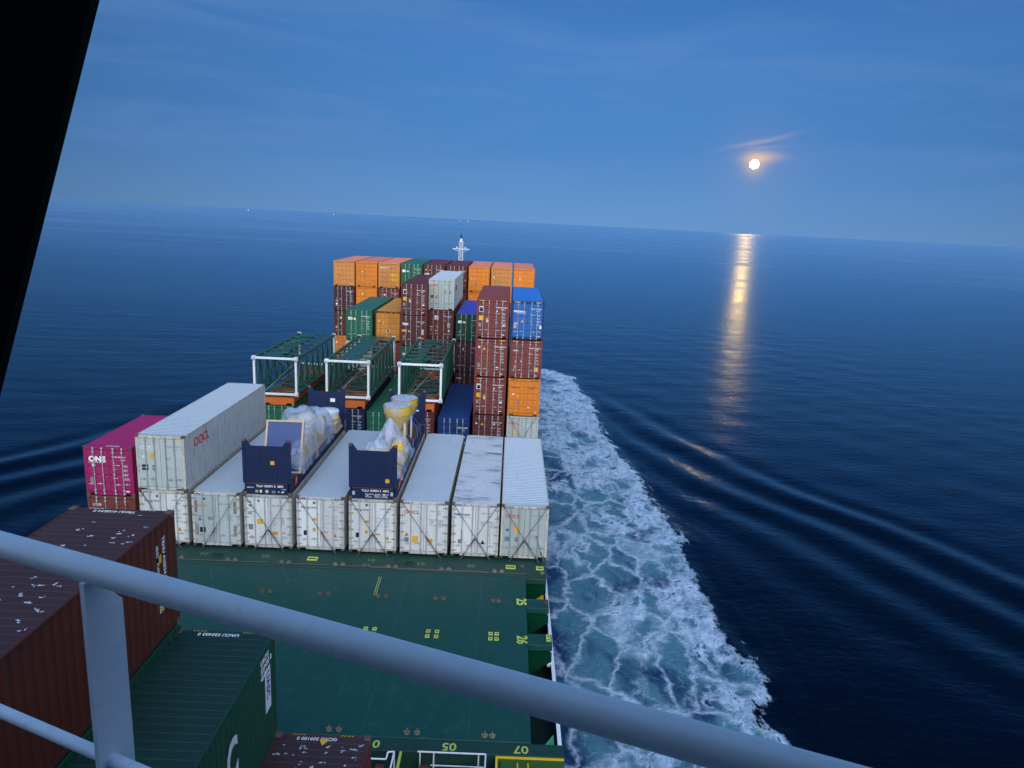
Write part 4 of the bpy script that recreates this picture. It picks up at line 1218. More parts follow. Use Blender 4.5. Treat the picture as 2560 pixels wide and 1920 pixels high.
def funnel(x, y, r, zt, zb, label, ang=0.0):
    root = empty('yellow_funnel', (x, y, zd), label, 'funnel', 'yellow funnels on the navy flat rack')
    h = zt-zd
    hb = zb-zd
    f = MB().lathe((0, 0, 0), [(0.20, 0.0), (0.20, hb-0.15), (0.26, hb), (r*0.95, h-0.55), (r, h-0.50), (r, h-0.05)], 36, cap=True)
    f.sm = True
    put('cone', f, M['yellow'], root)
    c = MB()
    n, pr = 48, []
    prof = [(r*0.30, hb-0.30), (r*0.55, hb+0.15), (r+0.04, h-0.60), (r+0.06, h-0.3), (r+0.05, h-0.02), (r-0.02, h+0.03), (0.02, h+0.05)]
    vs = []
    for k, (rr, zz) in enumerate(prof):
        for i in range(n):
            t = 2*PI*i/n
            q = 1+0.035*math.sin(11*t+k)+0.025*math.sin(17*t+2*k)
            vs.append((rr*q*math.cos(t), rr*q*math.sin(t), zz+0.02*math.sin(7*t)))
    fs = [(k*n+i, k*n+(i+1) % n, (k+1)*n+(i+1) % n, (k+1)*n+i) for k in range(len(prof)-1) for i in range(n)]
    c.add(vs, fs)
    c.sm = True
    put('plastic_film', c, PLASTIC3, root)
    lid = MB().lathe((0, 0, h-0.03), [(r-0.03, 0), (r-0.02, 0.05)], 32)
    put('lid', lid, M['side_grey'], root)
    st = MB()
    for a in range(4):
        t = ang+PI/4+a*PI/2
        st.box(0.62*math.cos(t)-0.04, 0.62*math.cos(t)+0.04, 0.62*math.sin(t)-0.04, 0.62*math.sin(t)+0.04, 0.0, hb+0.45)
    put('support_leg', st, M['railwhite'], root)
    return root


funnel(11.93, 7.4, 0.80, 6.02, 4.55, 'nearer yellow funnel wrapped in film beside the plastic tent', 0.1)
funnel(12.05, 9.4, 0.80, 5.98, 4.45, 'farther yellow funnel wrapped in film against the forward end wall', 0.1)

random.seed(3)


def strap(pts, label, col='strap', r=0.02):
    m_ = MB()
    P = [Vector(p) for p in pts]
    S = []
    for a, b in zip(P[:-1], P[1:]):
        for k in range(5):
            t = k/5
            q = a.lerp(b, t)
            q.z -= 0.10*math.sin(PI*t)*(a-b).length*0.3
            S.append(q)
    S.append(P[-1])
    m_.path([s_-P[0] for s_ in S], r, 5)
    o = put('lashing_strap', m_, M[col], None, loc=P[0], label=label, cat='strap', group='straps holding the machines to the flat racks')
    return o


strap([(12.75, 7.4, 5.2), (13.02, 7.9, 4.5), (13.06, 8.2, 3.7)], 'blue strap from the nearer funnel down to the rack edge')
strap([(12.7, 8.6, 5.0), (13.04, 9.2, 4.3), (13.06, 9.4, 3.6)], 'blue strap slanting down between the two funnels')
strap([(12.55, 4.0, 4.9), (13.03, 4.6, 4.3), (13.07, 4.9, 3.6)], 'blue strap over the starboard flank of the plastic tent')
strap([(12.6, 1.6, 4.5), (13.03, 2.2, 4.0), (13.08, 2.6, 3.5)], 'blue strap near the aft end wall of the funnel rack')
strap([(12.8, 5.9, 4.6), (13.04, 6.3, 4.2), (13.06, 6.0, 3.55)], 'blue strap with a slack bend between the tent and the nearer funnel')
strap([(7.05, 4.6, 5.5), (7.35, 4.4, 4.9), (7.66, 4.3, 3.7)], 'blue strap lying over the bluish wrapped machine')
strap([(7.45, 7.2, 4.8), (7.64, 7.6, 4.2), (7.68, 7.9, 3.6)], 'dark blue strap over the far shoulder of the bluish wrapped machine')
strap([(7.40, 2.0, 4.9), (7.66, 1.2, 4.75), (7.69, 0.1, 5.0)], 'pale blue strap from the blue panel to the end wall post')
for (x, y, z, lb) in [(7.72, 2.2, 3.55, 'orange ratchet hanging below the bluish wrapped machine'), (7.72, 0.8, 3.45, 'orange ratchet close to the end wall of the panel rack'), (7.72, 5.0, 3.6, 'orange ratchet farther along the panel rack'),
                      (13.10, 1.2, 3.8, 'orange ratchet beside the end wall of the funnel rack'), (13.1, 0.6, 3.55, 'orange ratchet low on the aft corner of the funnel rack')]:
    o = put('ratchet', MB().box(-0.03, 0.03, -0.06, 0.06, -0.16, 0.16, 0.02).tube((0, 0, -0.3), (0, 0, 0.3), 0.018, 6), M['otag'], None, loc=(x, y, z), rot=(0.2, 0.15, 0), label=lb, cat='ratchet', group='orange ratchets on the flat racks')

# ------------------------------------------------------------------ orange collapsed flat racks with crane boom sections


def orange_rack(x, label):
    root = empty('collapsed_flat_rack', (x, YB, 2.47), label, 'flat rack container', 'orange flat racks under the crane booms')
    L = 12.192
    b = MB()
    for xx in (0.0, CW-0.14):
        b.box(xx, xx+0.14, 0.0, L, 0.16, 0.60, 0.015)
    for yy in (0.0, L-0.30):
        b.ext([(0.14, 0.16), (0.55, 0.16), (0.62, 0.02), (CW-0.62, 0.02), (CW-0.55, 0.16), (CW-0.14, 0.16), (CW-0.14, 0.58), (0.14, 0.58)], 'y', yy+0.003, yy+0.297)
    for xx in (0.002, CW-0.182):
        for yy in (0.0, L-0.2):
            b.box(xx, xx+0.18, yy-0.003, yy+0.20, 0.0, 0.16, 0.01)
    put('base_frame', b, M['rackorange'], root)
    put('floor', MB().box(0.14, CW-0.14, 0.31, L-0.31, 0.40, 0.55), M['wood'], root)
    for yy in (0.5, L-3.1):
        e = MB()
        e.box(0.16, 0.30, yy, yy+2.5, 0.56, 0.68, 0.01).box(CW-0.30, CW-0.16, yy, yy+2.5, 0.56, 0.68, 0.01)
        for k in range(4):
            e.box(0.30, CW-0.30, yy+0.05+k*0.75, yy+0.23+k*0.75, 0.56, 0.66)
        put('folded_end_wall', e, M['rackorange'], root)
    return root


def boom(x0, label, variant):
    z0 = 3.20
    root = empty('crane_boom_section', (x0, YB, z0), label, 'crane boom', 'green lattice crane boom sections with white ends')
    w, h, L = 3.42, 3.02, 12.15
    R = 0.15
    for xx in (0.12, w-0.12):
        for zz in (0.12, h-0.12):
            c = MB().tube((xx, 0.16, zz), (xx, L-0.16, zz), R*0.92, 10)
            for k in (0.18, 0.5, 0.8):
                c.tube((xx, L*k, zz), (xx, L*k+0.06, zz), R*1.12, 10)
            c.sm = True
            put('chord', c, M['boomgreen'], root)
    for yy in (0.08, L-0.08):
        e = MB()
        t = 0.082
        for xx in (0.12, w-0.12):
            e.box(xx-t, xx+t, yy-t, yy+t, 0.22, h-0.22, 0.02)
        for zz in ((0.12, h-0.12) if yy < 1 else (0.12,)):
            e.box(0.22, w-0.22, yy-t, yy+t, zz-t, zz+t, 0.02)
        put('end_frame', e, M['boomwhite'], root)
        for xx in (0.12, w-0.12):
            for zz in (0.12, h-0.12):
                k = MB()
                k.box(xx-0.15, xx+0.15, yy-0.12, yy+0.14, zz-0.15, zz+0.15, 0.03)
                s_ = -1 if yy < 1 else 1
                for q in (-0.085, 0.0, 0.085):
                    k.tube((xx+q-0.02, yy+s_*0.14, zz), (xx+q+0.02, yy+s_*0.14, zz), 0.15, 12)
                put('pin_lug', k, M['boomwhite'], root)
    nb = 7
    for xx, nm in ((0.12, 'p'), (w-0.12, 's')):
        l = MB()
        for k in range(nb):
            ya, yb = 0.35+(L-0.7)*k/nb, 0.35+(L-0.7)*(k+1)/nb
            ym = (ya+yb)/2
            l.tube((xx, ya, 0.18), (xx, ym, h-0.18), 0.078, 8).tube((xx, ym, h-0.18), (xx, yb, 0.18), 0.078, 8)
        put('side_lattice', l, M['boomgreen'], root)
    for k in range(nb+1):
        yy = 0.35+(L-0.7)*k/nb
        put('cross_bar', MB().tube((0.15, yy, h-0.12), (w-0.15, yy, h-0.12), 0.060, 8), M['boomgreen'], root)
    l = MB()
    for k in range(nb):
        ya, yb = 0.35+(L-0.7)*k/nb, 0.35+(L-0.7)*(k+1)/nb
        l.tube((0.15, ya, 0.12), (w-0.15, ya, 0.12), 0.055, 8)
        if k % 2:
            l.tube((0.15, ya, 0.12), (w-0.15, yb, 0.12), 0.050, 8)
        else:
            l.tube((w-0.15, ya, 0.12), (0.15, yb, 0.12), 0.050, 8)
    put('cross_lattice', l, M['boomgreen'], root)
    d = MB().tube((w/2, 0.35, h-0.2), (0.2, 1.6, 0.2), 0.060, 8).tube((w/2, 0.35, h-0.2), (w-0.2, 1.6, 0.2), 0.060, 8)
    put('brace', d, M['boomgreen'], root)
    ca = MB().tube((0.9, 0.2, 0.35), (w-0.3, 3.2, h-0.3), 0.014, 5).tube((w-0.25, 0.3, h-1.0), (0.8, 4.2, 0.3), 0.014, 5).tube((w*0.55, 0.2, h-0.25), (w-0.3, 2.2, 1.2), 0.014, 5)
    put('guy_cable', ca, M['rodgrey'], root)
    # walkway on top
    wk = MB()
    a, b = (0.95, 2.45) if variant == 1 else ((0.85, 1.75) if variant == 2 else (0.7, 2.0))
    if variant == 1:
        wk.box(a, b, 0.5, L-0.5, h-0.02, h+0.02)
    else:
        for k in range(5):
            y_ = 0.55+k*2.28
            wk.box(a+0.15*(k % 2), b, y_, y_+1.75, h-0.02, h+0.02)
    put('walkway', wk, M['boomgreen'], root)
    rp_ = MB()
    for xx in ((0.80, 2.62) if variant == 1 else (w-0.85, w-0.65)):
        rp_.tube((xx, 0.2, h+0.06), (xx, L-0.3, h+0.06), 0.026, 6)
    put('side_rail', rp_, M['boomgreen'], root)
    bx = MB()
    for k in range(5 if variant != 1 else 3):
        xx = random.uniform(0.5, w-0.8)
        yy = random.uniform(0.8, L-1.5)
        bx.box(xx, xx+0.5, yy, yy+0.16, h+0.02, h+0.16, 0.02)
        bx.lathe((xx+0.25, yy+0.5, h+0.0), [(0.16, 0), (0.16, 0.08), (0.05, 0.12)], 12)
    put('pulley_block', bx, M['boomgreen'], root)
    return root


for x, bx_, v, la, lb in [
        (XB[0], -1.00, 0, 'orange collapsed flat rack nearest the open sea', 'crane boom section nearest the open sea, with bits of walkway on top'),
        (XB[2], 4.52, 1, 'orange collapsed flat rack in the middle, over the navy container', 'middle crane boom section with a wide green walkway along its top'),
        (XB[4], 10.06, 2, 'orange collapsed flat rack next to the dark blue container', 'crane boom section nearest the tall red brown stack, with a narrow broken walkway')]:
    orange_rack(x, la)
    boom(bx_, lb, v)

# ------------------------------------------------------------------ hatch covers and deck gear
ZH = -0.10


def socket(parent, x, y, mat, base=(0, 0, 0), name='container_socket'):
    s_ = MB()
    s_.lathe((0, 0, 0), [(0.10, 0), (0.09, 0.02), (0.06, 0.022)], 12)
    s_.box(-0.11, 0.11, -0.022, 0.022, 0.015, 0.09, 0.008)
    s_.box(-0.02, 0.02, -0.09, 0.09, 0.015, 0.13, 0.008)
    return put(name, s_, mat, parent, loc=(x-base[0], y-base[1], ZH-base[2]+0.004))


def ring_pad(parent, x, y, base):
    s_ = MB()
    for a0, a1, b0, b1 in ((-0.09, 0.09, -0.10, -0.06), (-0.09, 0.09, 0.06, 0.10), (-0.09, -0.05, -0.06, 0.06), (0.05, 0.09, -0.06, 0.06)):
        s_.box(a0, a1, b0, b1, 0, 0.04)
    put('pocket', MB().box(-0.05, 0.05, -0.06, 0.06, 0, 0.006), M['rubber'], parent, loc=(x-base[0], y-base[1], ZH-base[2]))
    return put('container_socket', s_, M['ydeck'], parent, loc=(x-base[0], y-base[1], ZH-base[2]))


def deck_text(parent, body, x, y, size, base, rot=PI, z=None, bold=0.01, col='ydeck'):
    put('lettering', text_mesh(body, size, bold, align='CENTER'), M[col], parent, loc=(x-base[0], y-base[1], (ZH if z is None else z)-base[2]+0.004), rot=(0, 0, rot))


# main hatch cover in front of the bridge
hb = (8.6, -13.55, -0.9)
hc = empty('hatch_cover', hb, 'broad green hatch cover lying bare between the reefers and the bridge', 'hatch cover')
pl = MB().box(-2.6-hb[0], 19.76-hb[0], 0, -1.80-hb[1], 0.25, ZH-hb[2], 0.02)
put('plate', pl, M['deck'], hc)
sk = MB().box(-2.6-hb[0]+0.05, 19.70-hb[0], 0.05, -1.90-hb[1], 0.0, 0.25)
put('coaming', sk, M['deckdark'], hc)
for y in (-5.7, -9.6):
    pass
for k, (a, b) in enumerate(((7.58, 7.95), (10.25, 10.63), (12.91, 13.28), (15.56, 15.93), (18.21, 18.47), (4.93, 5.3), (2.28, 2.65))):
    socket(hc, a, -4.3, M['casting'], hb)
    socket(hc, b, -4.3, M['casting'], hb)
for (a, b) in ((15.54, 15.91), (18.19, 18.45), (12.89, 13.26), (10.24, 10.61)):
    for x in (a, b):
        for y in (-7.02, -7.40):
            ring_pad(hc, x, y, hb)
for (a, b) in ((12.88, 13.22), (15.53, 15.88), (18.18, 18.44)):
    socket(hc, a, -13.30, M['sock'], hb)
    socket(hc, b, -13.30, M['sock'], hb)
deck_text(hc, '25', 19.32, -4.24, 0.62, hb, rot=-PI/2, bold=0.03)
deck_text(hc, '26', 19.32, -7.36, 0.62, hb, rot=-PI/2, bold=0.03)
mk_ = MB()
for dx in (0.0, 0.09):
    mk_.ext([(12.62+dx, -2.4), (12.64+dx, -2.4), (12.66+dx+0.04, -4.2), (12.64+dx+0.04, -4.2)], 'z', ZH+0.003, ZH+0.005)
put('paint_line', mk_, M['ydeck'], hc, loc=(-hb[0], -hb[1], -hb[2]))
# long weld seams, proud
sm_ = MB()
for x in (17.62, 14.0):
    sm_.box(x-0.006, x+0.006, -13.3, -2.1, ZH, ZH+0.004)
put('weld_seam', sm_, M['teal'], hc, loc=(-hb[0], -hb[1], -hb[2]))
random.seed(11)
for k in range(9):
    x, y, a = random.uniform(4, 19), random.uniform(-12.5, -2.6), random.uniform(-0.5, 0.5)
    w_, l_ = random.uniform(0.01, 0.03), random.uniform(0.5, 2.2)
    sc_ = MB().ext([(-w_, -l_/2), (w_, -l_/2+0.1), (w_*0.6, l_/2), (-w_*0.5, l_/2-0.1)], 'z', ZH+0.0015, ZH+0.003)
    put('scuff_mark', sc_, M['boomgreen'], hc, loc=(x-hb[0], y-hb[1], -hb[2]), rot=(0, 0, a))
for y in (-5.75, -9.6):
    put('panel_joint', MB().box(-2.5-hb[0], 19.7-hb[0], y-0.008-hb[1], y+0.008-hb[1], ZH-hb[2], ZH-hb[2]+0.0025), M['deckdark'], hc)
# outriggers carrying the outer container corners
for y, k in ((-1.45, 0), (-4.2, 1), (-7.15, 2)):
    o = MB()
    o.box(0, 1.02, 0, 0.85, 0.52, 0.80, 0.02)
    bk = MB().ext([(0, -0.35), (0.95, 0.36), (0.95, 0.52), (0, 0.52)], 'y', 0.06, 0.20)
    put('bracket', bk, M['stanchgreen'], hc, loc=(19.765-hb[0], y-0.55-hb[1], -0.90-hb[2]))
    bk = MB().ext([(0, -0.45), (0.95, 0.36), (0.95, 0.52), (0, 0.52)], 'y', 0.60, 0.78)
    put('bracket', bk, M['stanchgreen'], hc, loc=(19.765-hb[0], y-0.55-hb[1], -0.90-hb[2]))
    put('outrigger', o, M['deck'] if k else M['deckdark'], hc, loc=(19.765-hb[0], y-0.55-hb[1], -0.90-hb[2]))
    put('sloping_plate', MB().add([(0, 0, 0.50), (1.0, 0, 0.50), (1.0, -0.20, 0.22), (0, -0.42, -0.35), (0, 0, 0.44), (1.0, 0, 0.44), (1.0, -0.16, 0.16), (0, -0.38, -0.41)], [(0, 1, 2, 3), (7, 6, 5, 4), (0, 3, 7, 4), (1, 5, 6, 2), (3, 2, 6, 7), (0, 4, 5, 1)]),
        M['stanchgreen'], hc, loc=(19.77-hb[0], y-0.56-hb[1], -0.90-hb[2]))
socket(hc, 20.66, -4.22, M['rustbox'], hb)
for y in (-7.02, -7.30):
    ring_pad(hc, 20.64, y, hb)

# the hatch covers under bays A, B, C and the walkway strip in front of the reefers
ha = (8.6, -1.72, -0.9)
h2 = empty('hatch_cover', ha, 'dark green hatch cover under the row of white reefers, with upside down yellow numbers', 'hatch cover')
put('plate', MB().box(-2.75-ha[0], 20.80-ha[0], 0, 14.6, 0.25, ZH-ha[2]-0.002, 0.02), M['deckdark'], h2)
put('coaming', MB().box(-2.6-ha[0], 20.3-ha[0], 0.08, 14.5, 0.0, 0.25), M['deckdark'], h2)
for a in (4.88, 7.56, 10.25, 12.89, 15.55, 18.20, 2.2):
    socket(h2, a, -1.38, M['sock'], ha)
    socket(h2, a+0.37, -1.38, M['sock'], ha)
socket(h2, 20.6, -1.38, M['sock'], ha)
for body, x, y in (('04', 3.45, -0.60), ('02', 6.55, -0.62), ('00', 9.05, -0.62), ('01', 11.90, -0.55), ('10', 11.78, -1.12), ('03', 14.45, -0.72), ('05', 17.0, -0.72), ('0', 19.60, -0.50)):
    deck_text(h2, body, x, y, 0.42, ha, bold=0.0, col='dimyellow')
for x, filled in ((8.72, 1), (13.64, 0), (18.76, 1), (3.9, 0), (20.30, 1)):
    wdt = 0.50 if x < 20 else 0.38
    f_ = MB()
    f_.box(0, wdt, 0, 0.05, 0, 0.06).box(0, wdt, 0.26, 0.31, 0, 0.06).box(0, 0.05, 0.05, 0.26, 0, 0.06).box(wdt-0.05, wdt, 0.05, 0.26, 0, 0.06)
    hx = put('lashing_recess', f_, M['ydeck'] if filled else M['deckdark'], h2, loc=(x-ha[0], -1.02-ha[1], ZH-ha[2]))
    put('opening', MB().box(0.05, wdt-0.05, 0.05, 0.26, 0.0, 0.012), M['rubber'], hx)
lr = MB()
for (x0, x1, y) in ((-1.0, 6.9, -1.50), (7.2, 9.9, -1.50), (10.4, 12.9, -1.46), (12.0, 17.8, -1.50), (13.3, 19.8, -1.58)):
    lr.tube((x0-ha[0], y-ha[1], 0.82), (x1-ha[0], y+0.05-ha[1], 0.82), 0.022, 6)
put('stowed_bar', lr, M['lash'], h2)
for y0, y1, lb in ((13.6, 32.2, 'green hatch cover under the first rows of stacked containers forward of the reefers'), (32.6, 46.5, 'green hatch cover under the second rows of stacked containers'), (48.5, 64.5, 'green hatch cover under the far row of nine stacks')):
    h3 = empty('hatch_cover', (8.6, y0, -1.6), lb, 'hatch cover')
    zt = -0.56 if y0 < 20 else (-0.75 if y0 < 40 else -0.03)
    put('plate', MB().box(-11.3, 12.1, 0, y1-y0, 0.2, zt+1.6, 0.02), M['deckdark'], h3)
    put('coaming', MB().box(-11.1, 11.8, 0.1, y1-y0-0.1, 0.0, 0.2), M['deckdark'], h3)
    if y0 > 20 and y0 < 40:
        fsup = MB()
        for xx in (3.06, 5.78, 8.20, 10.58, 13.38):
            fsup.box(xx-8.6, xx-8.6+0.2, 0.5, 12.9, zt+1.6, 1.6-0.72)
        put('stool', fsup, M['deckdark'], h3)

# cross deck aft of the bare hatch
xd = (17.0, -15.6, -2.3)
cd_ = empty('cross_deck', xd, 'green cross deck with yellow numbers between the bare hatch cover and the near stack', 'deck', kind='structure')
put('deck_plate', MB().box(-21, 4.0, -2.9, 2.0, 0.95, 1.15), M['deckdark'], cd_)
put('ledge', MB().box(-21, 3.85, 1.44, 2.02, 1.16, 2.19, 0.01), M['deckdark'], cd_)
for body, x in (('0', 14.6), ('05', 17.02), ('07', 19.42)):
    deck_text(cd_, body, x, -13.72, 0.50, xd, z=ZH-0.006, bold=0.015)
# platform rails
gr = empty('guard_rail', (16.0, -14.25, -1.15), 'white tubular guard rail on the cross deck below the number 05', 'railing', 'deck rails below the hatch')
r_ = MB()
r_.path([(0.02, 0, 1.12), (2.25, 0, 1.12)], 0.028, 8).path([(0.45, 0, 0.62), (2.25, 0, 0.62)], 0.022, 8)
for xx in (0.10, 0.55, 2.02, 2.25):
    r_.path([(xx, 0, 1.12), (xx, 0, 0.0)], 0.026, 8)
r_.path([(2.25, 0, 1.12), (2.25, -1.3, 1.12)], 0.028, 8).path([(2.25, -1.3, 1.12), (2.25, -1.3, 0.0)], 0.028, 8).path([(2.25, 0, 0.62), (2.25, -1.3, 0.62)], 0.022, 8)
put('rail', r_, M['railwhite'], gr)
gr = empty('guard_rail', (14.4, -14.3, -1.15), 'white stepped guard rail inside the yellow edged opening beside the spattered container', 'railing', 'deck rails below the hatch')
r_ = MB().path([(0.0, -0.15, 0.95), (0.62, -0.15, 0.95), (0.66, 0.0, 1.10), (0.86, 0.0, 1.12), (0.86, 0.0, 0.0)], 0.028, 8).path([(0.86, 0.0, 1.12), (0.86, -1.2, 1.12)], 0.028, 8).path([(0.0, -0.15, 0.95), (0.0, -0.15, 0.0)], 0.028, 8)
put('rail', r_, M['railwhite'], gr)
gr = empty('hatch_opening', (14.5, -15.3, -1.15), 'yellow edged opening in the cross deck beside the spattered container', 'deck opening')
put('edge_bar', MB().box(0, 1.0, 1.25, 1.33, 0.95, 1.03).box(0.92, 1.0, -0.6, 1.25, 0.95, 1.03), M['ydeck'], gr)
put('recess', MB().box(0.0, 0.92, -0.6, 1.25, 0.0, 0.02), M['rubber'], gr)
for x, y, lb in ((14.85, -14.75, 'rusty square bollard block inside the yellow edged opening'), (16.28, -14.7, 'rusty square block behind the aft end of the white rail'), (17.83, -14.75, 'dark topped rusty block beside the forward post of the white rail')):
    g_ = empty('lashing_box', (x, y, -1.15), lb, 'steel box', 'rusty steel boxes on the cross deck')
    put('body', MB().box(-0.17, 0.17, -0.22, 0.02, 0, 0.78, 0.02), M['rustbox'], g_)
    put('top', MB().box(-0.15, 0.15, 0.03, 0.20, 0.0, 0.86, 0.02), M['brown'], g_)
for x in (15.15, 15.45):
    put('red_bollard', MB().lathe((0, 0, 0), [(0.07, 0), (0.07, 0.7), (0.10, 0.72), (0.10, 0.80), (0.02, 0.84)], 14), M['otag'], None, loc=(x, -15.1, -1.15), label='small red capped post in front of the white rail, ' + ('nearer the opening' if x < 15.3 else 'nearer the rusty block'), cat='bollard', group='red posts on the cross deck')
g_ = empty('deck_locker', (18.58, -15.4, -1.15), 'yellow edged green steel locker with a yellow U shaped handle at the ship side', 'locker')
put('body', MB().box(0, 2.25, 0, 1.26, 0, 0.93, 0.01), paint('olive_green_paint', (0.030, 0.085, 0.012), dirt=0.2), g_)
put('rim', MB().box(0, 2.26, 1.20, 1.27, 0.935, 1.00).box(0, 0.07, -0.2, 1.20, 0.935, 1.00), M['yellow'], g_)
put('handle', MB().path([(0.72, 0.98, 0.96), (0.72, 0.72, 0.97), (0.76, 0.66, 0.97), (1.02, 0.66, 0.97), (1.06, 0.72, 0.97), (1.06, 0.98, 0.96)], 0.026, 8), M['yellow'], g_)
put('slot', MB().box(0.12, 0.18, 0.4, 1.05, 0.93, 0.937), M['rubber'], g_)
g_ = empty('lit_yellow_plate', (20.15, -0.9, -1.9), 'sloping plate painted yellow as if lit in the gap between hatch and bulwark', 'deck fitting')  # no lamp: yellow paint stands in for the light on this plate
put('plate', MB().add([(0, 0, 0), (0.62, 0, 0.15), (0.62, 1.1, 0.5), (0, 0.55, 0.3), (0, 0, -0.08), (0.62, 0, 0.07), (0.62, 1.1, 0.42), (0, 0.55, 0.22)], [(0, 1, 2, 3), (7, 6, 5, 4), (0, 4, 5, 1), (1, 5, 6, 2), (2, 6, 7, 3), (3, 7, 4, 0)]), M['yellow'], g_)
g_ = empty('deck_plate_green', (20.15, -12.6, -2.2), 'light green triangular bracket at the ship side by the cross deck', 'deck fitting')
put('plate', MB().add([(0, 0.2, 0), (0.62, 0, 0.05), (0.62, 1.8, 0.3), (0, 0.9, 0.2), (0, 0.2, -0.08), (0.62, 0, -0.03), (0.62, 1.8, 0.22), (0, 0.9, 0.12)], [(0, 1, 2, 3), (7, 6, 5, 4), (0, 4, 5, 1), (1, 5, 6, 2), (2, 6, 7, 3), (3, 7, 4, 0)]), paint('pale_green_paint', (0.05, 0.26, 0.14), dirt=0.2), g_)
g_.name = 'side_bracket'

# ------------------------------------------------------------------ hull
ZW = -8.5
CX = 9.1


def half(y):
    if y < 40:
        return 11.92
    t = (y-40)/48.0
    return max(0.05, 11.92*(1-t**2.1))


ys = list(np.arange(-75, 40, 5.0)) + list(np.arange(40, 88.01, 2.0))
hl = empty('ship_hull', (CX, 0, ZW), 'dark green hull with a white topped bulwark under all the containers', 'ship')
hv, hf = [], []
for y in ys:
    h = half(y)
    zt = -1.95 + (0.0 if y < 60 else (y-60)*0.055)
    bw = h*(1.0 if y < 60 else 1.0-0.25*((y-60)/28))
    hv += [(-bw, y, -2.5), (-h, y, zt-ZW), (bw, y, -2.5), (h, y, zt-ZW)]
for k in range(len(ys)-1):
    a = 4*k
    hf += [(a, a+4, a+5, a+1), (a+2, a+3, a+7, a+6)]
hf.append((0, 1, 3, 2))
hm = MB().add(hv, hf)
put('side_shell', hm, M['hullg'], hl)
dk, df = [], []
for y in ys:
    h = half(y)
    zt = -3.1 + (0.0 if y < 66 else 1.0)
    dk += [(-h+0.02, y, zt-ZW), (h-0.02, y, zt-ZW)]
for k in range(len(ys)-1):
    a = 2*k
    df.append((a, a+1, a+3, a+2))
put('main_deck', MB().add(dk, df), paint('shaded_side_deck_paint', (0.003, 0.016, 0.010), dirt=0.4, rust=0.2), hl)  # deck green darkened so that the colour carries the shade of the side gap
bw_ = MB()
for sgn in (-1, 1):
    for ya, yb in zip(ys[:-1], ys[1:]):
        ha_, hb_ = half(ya), half(yb)
        za = -1.95 + (0.0 if ya < 60 else (ya-60)*0.055)-ZW
        zb = -1.95 + (0.0 if yb < 60 else (yb-60)*0.055)-ZW
        P = []
        for (h, y, z) in ((ha_, ya, za), (hb_, yb, zb)):
            P += [(sgn*(h+0.03), y, z), (sgn*(h-0.12), y, z), (sgn*(h-0.12), y, z+0.05), (sgn*(h+0.03), y, z+0.05)]
        bw_.add(P, [(0, 1, 5, 4), (1, 2, 6, 5), (2, 3, 7, 6), (3, 0, 4, 7)])
put('gunwale', bw_, M['railwhite'], hl)
wb = MB()
for y in range(-20, 46, 3):
    wb.ext([(11.80, -2.35-ZW), (11.45, -3.0-ZW), (11.80, -3.0-ZW)], 'y', y, y+0.04)
put('bulwark_stay', wb, M['hullg'], hl)
wp = MB()
for (y, w_) in ((-2.7, 0.4), (-6.3, 0.5), (-9.0, 0.5)):
    wp.box(11.62, 11.80, y, y+w_, -2.05-ZW, -1.88-ZW, 0.02)
put('fairlead', wp, M['railwhite'], hl)

# ------------------------------------------------------------------ foremast
fm = empty('foremast', (10.95, 71.5, -1.5), 'white lattice foremast with a crosstree and a dark lamp on top, beyond the far row', 'mast')
H_ = 15.35
ms = MB()
for sx in (-1, 1):
    for sy in (-1, 1):
        ms.tube((sx*0.42, sy*0.42, 0), (sx*0.24, sy*0.24, H_), 0.045, 8)
for k in range(12):
    z = H_*k/12
    w_ = 0.42-0.16*z/H_
    for sx, sy, ex, ey in ((-1, -1, 1, -1), (1, -1, 1, 1), (1, 1, -1, 1), (-1, 1, -1, -1)):
        w2 = 0.42-0.16*(z+H_/12)/H_
        ms.tube((sx*w_, sy*w_, z), (ex*w_, ey*w_, z), 0.026, 6)
        ms.tube((sx*w_, sy*w_, z), (ex*w2, ey*w2, z+H_/12), 0.020, 6)
put('tower', ms, M['boomwhite'], fm)
put('ladder', MB().box(-0.09, -0.06, -0.52, -0.49, 0, H_).box(0.06, 0.09, -0.52, -0.49, 0, H_), M['boomwhite'], fm)
ct = MB().tube((-1.20, 0, 14.35), (1.20, 0, 14.35), 0.065, 8).box(-0.45, 0.45, -0.35, 0.35, 14.30, 14.38)
ct.tube((-1.15, 0, 14.35), (-0.3, 0, 13.95), 0.03, 6).tube((1.15, 0, 14.35), (0.3, 0, 13.95), 0.03, 6)
put('crosstree', ct, M['boomwhite'], fm)
for sx in (-0.62, 0.62):
    put('signal_lamp', MB().lathe((sx, 0, 14.36), [(0.07, 0), (0.10, 0.08), (0.10, 0.28), (0.03, 0.34)], 10), M['boomwhite'], fm)
put('mast_cap', MB().lathe((0, 0, H_), [(0.32, 0), (0.22, 0.10), (0.16, 0.45), (0.13, 0.5)], 12), M['boomwhite'], fm)
put('masthead_lamp', MB().lathe((0, 0, H_+0.5), [(0.10, 0), (0.13, 0.05), (0.13, 0.35), (0.07, 0.40), (0.05, 0.75)], 12), M['dark'], fm)

# ------------------------------------------------------------------ bridge: superstructure, window, rail
bh = empty('bridge_house', (CX, -35.0, -2.0), 'dark wheelhouse and superstructure from which the deck is seen', 'ship superstructure')
yf = -34.42
zs, zt_ = 16.30, 17.95


def bbox(nm, x0, x1, y0, y1, z0, z1, mt):
    put(nm, MB().box(x0-CX, x1-CX, y0+35, y1+35, z0+2, z1+2), mt, bh)


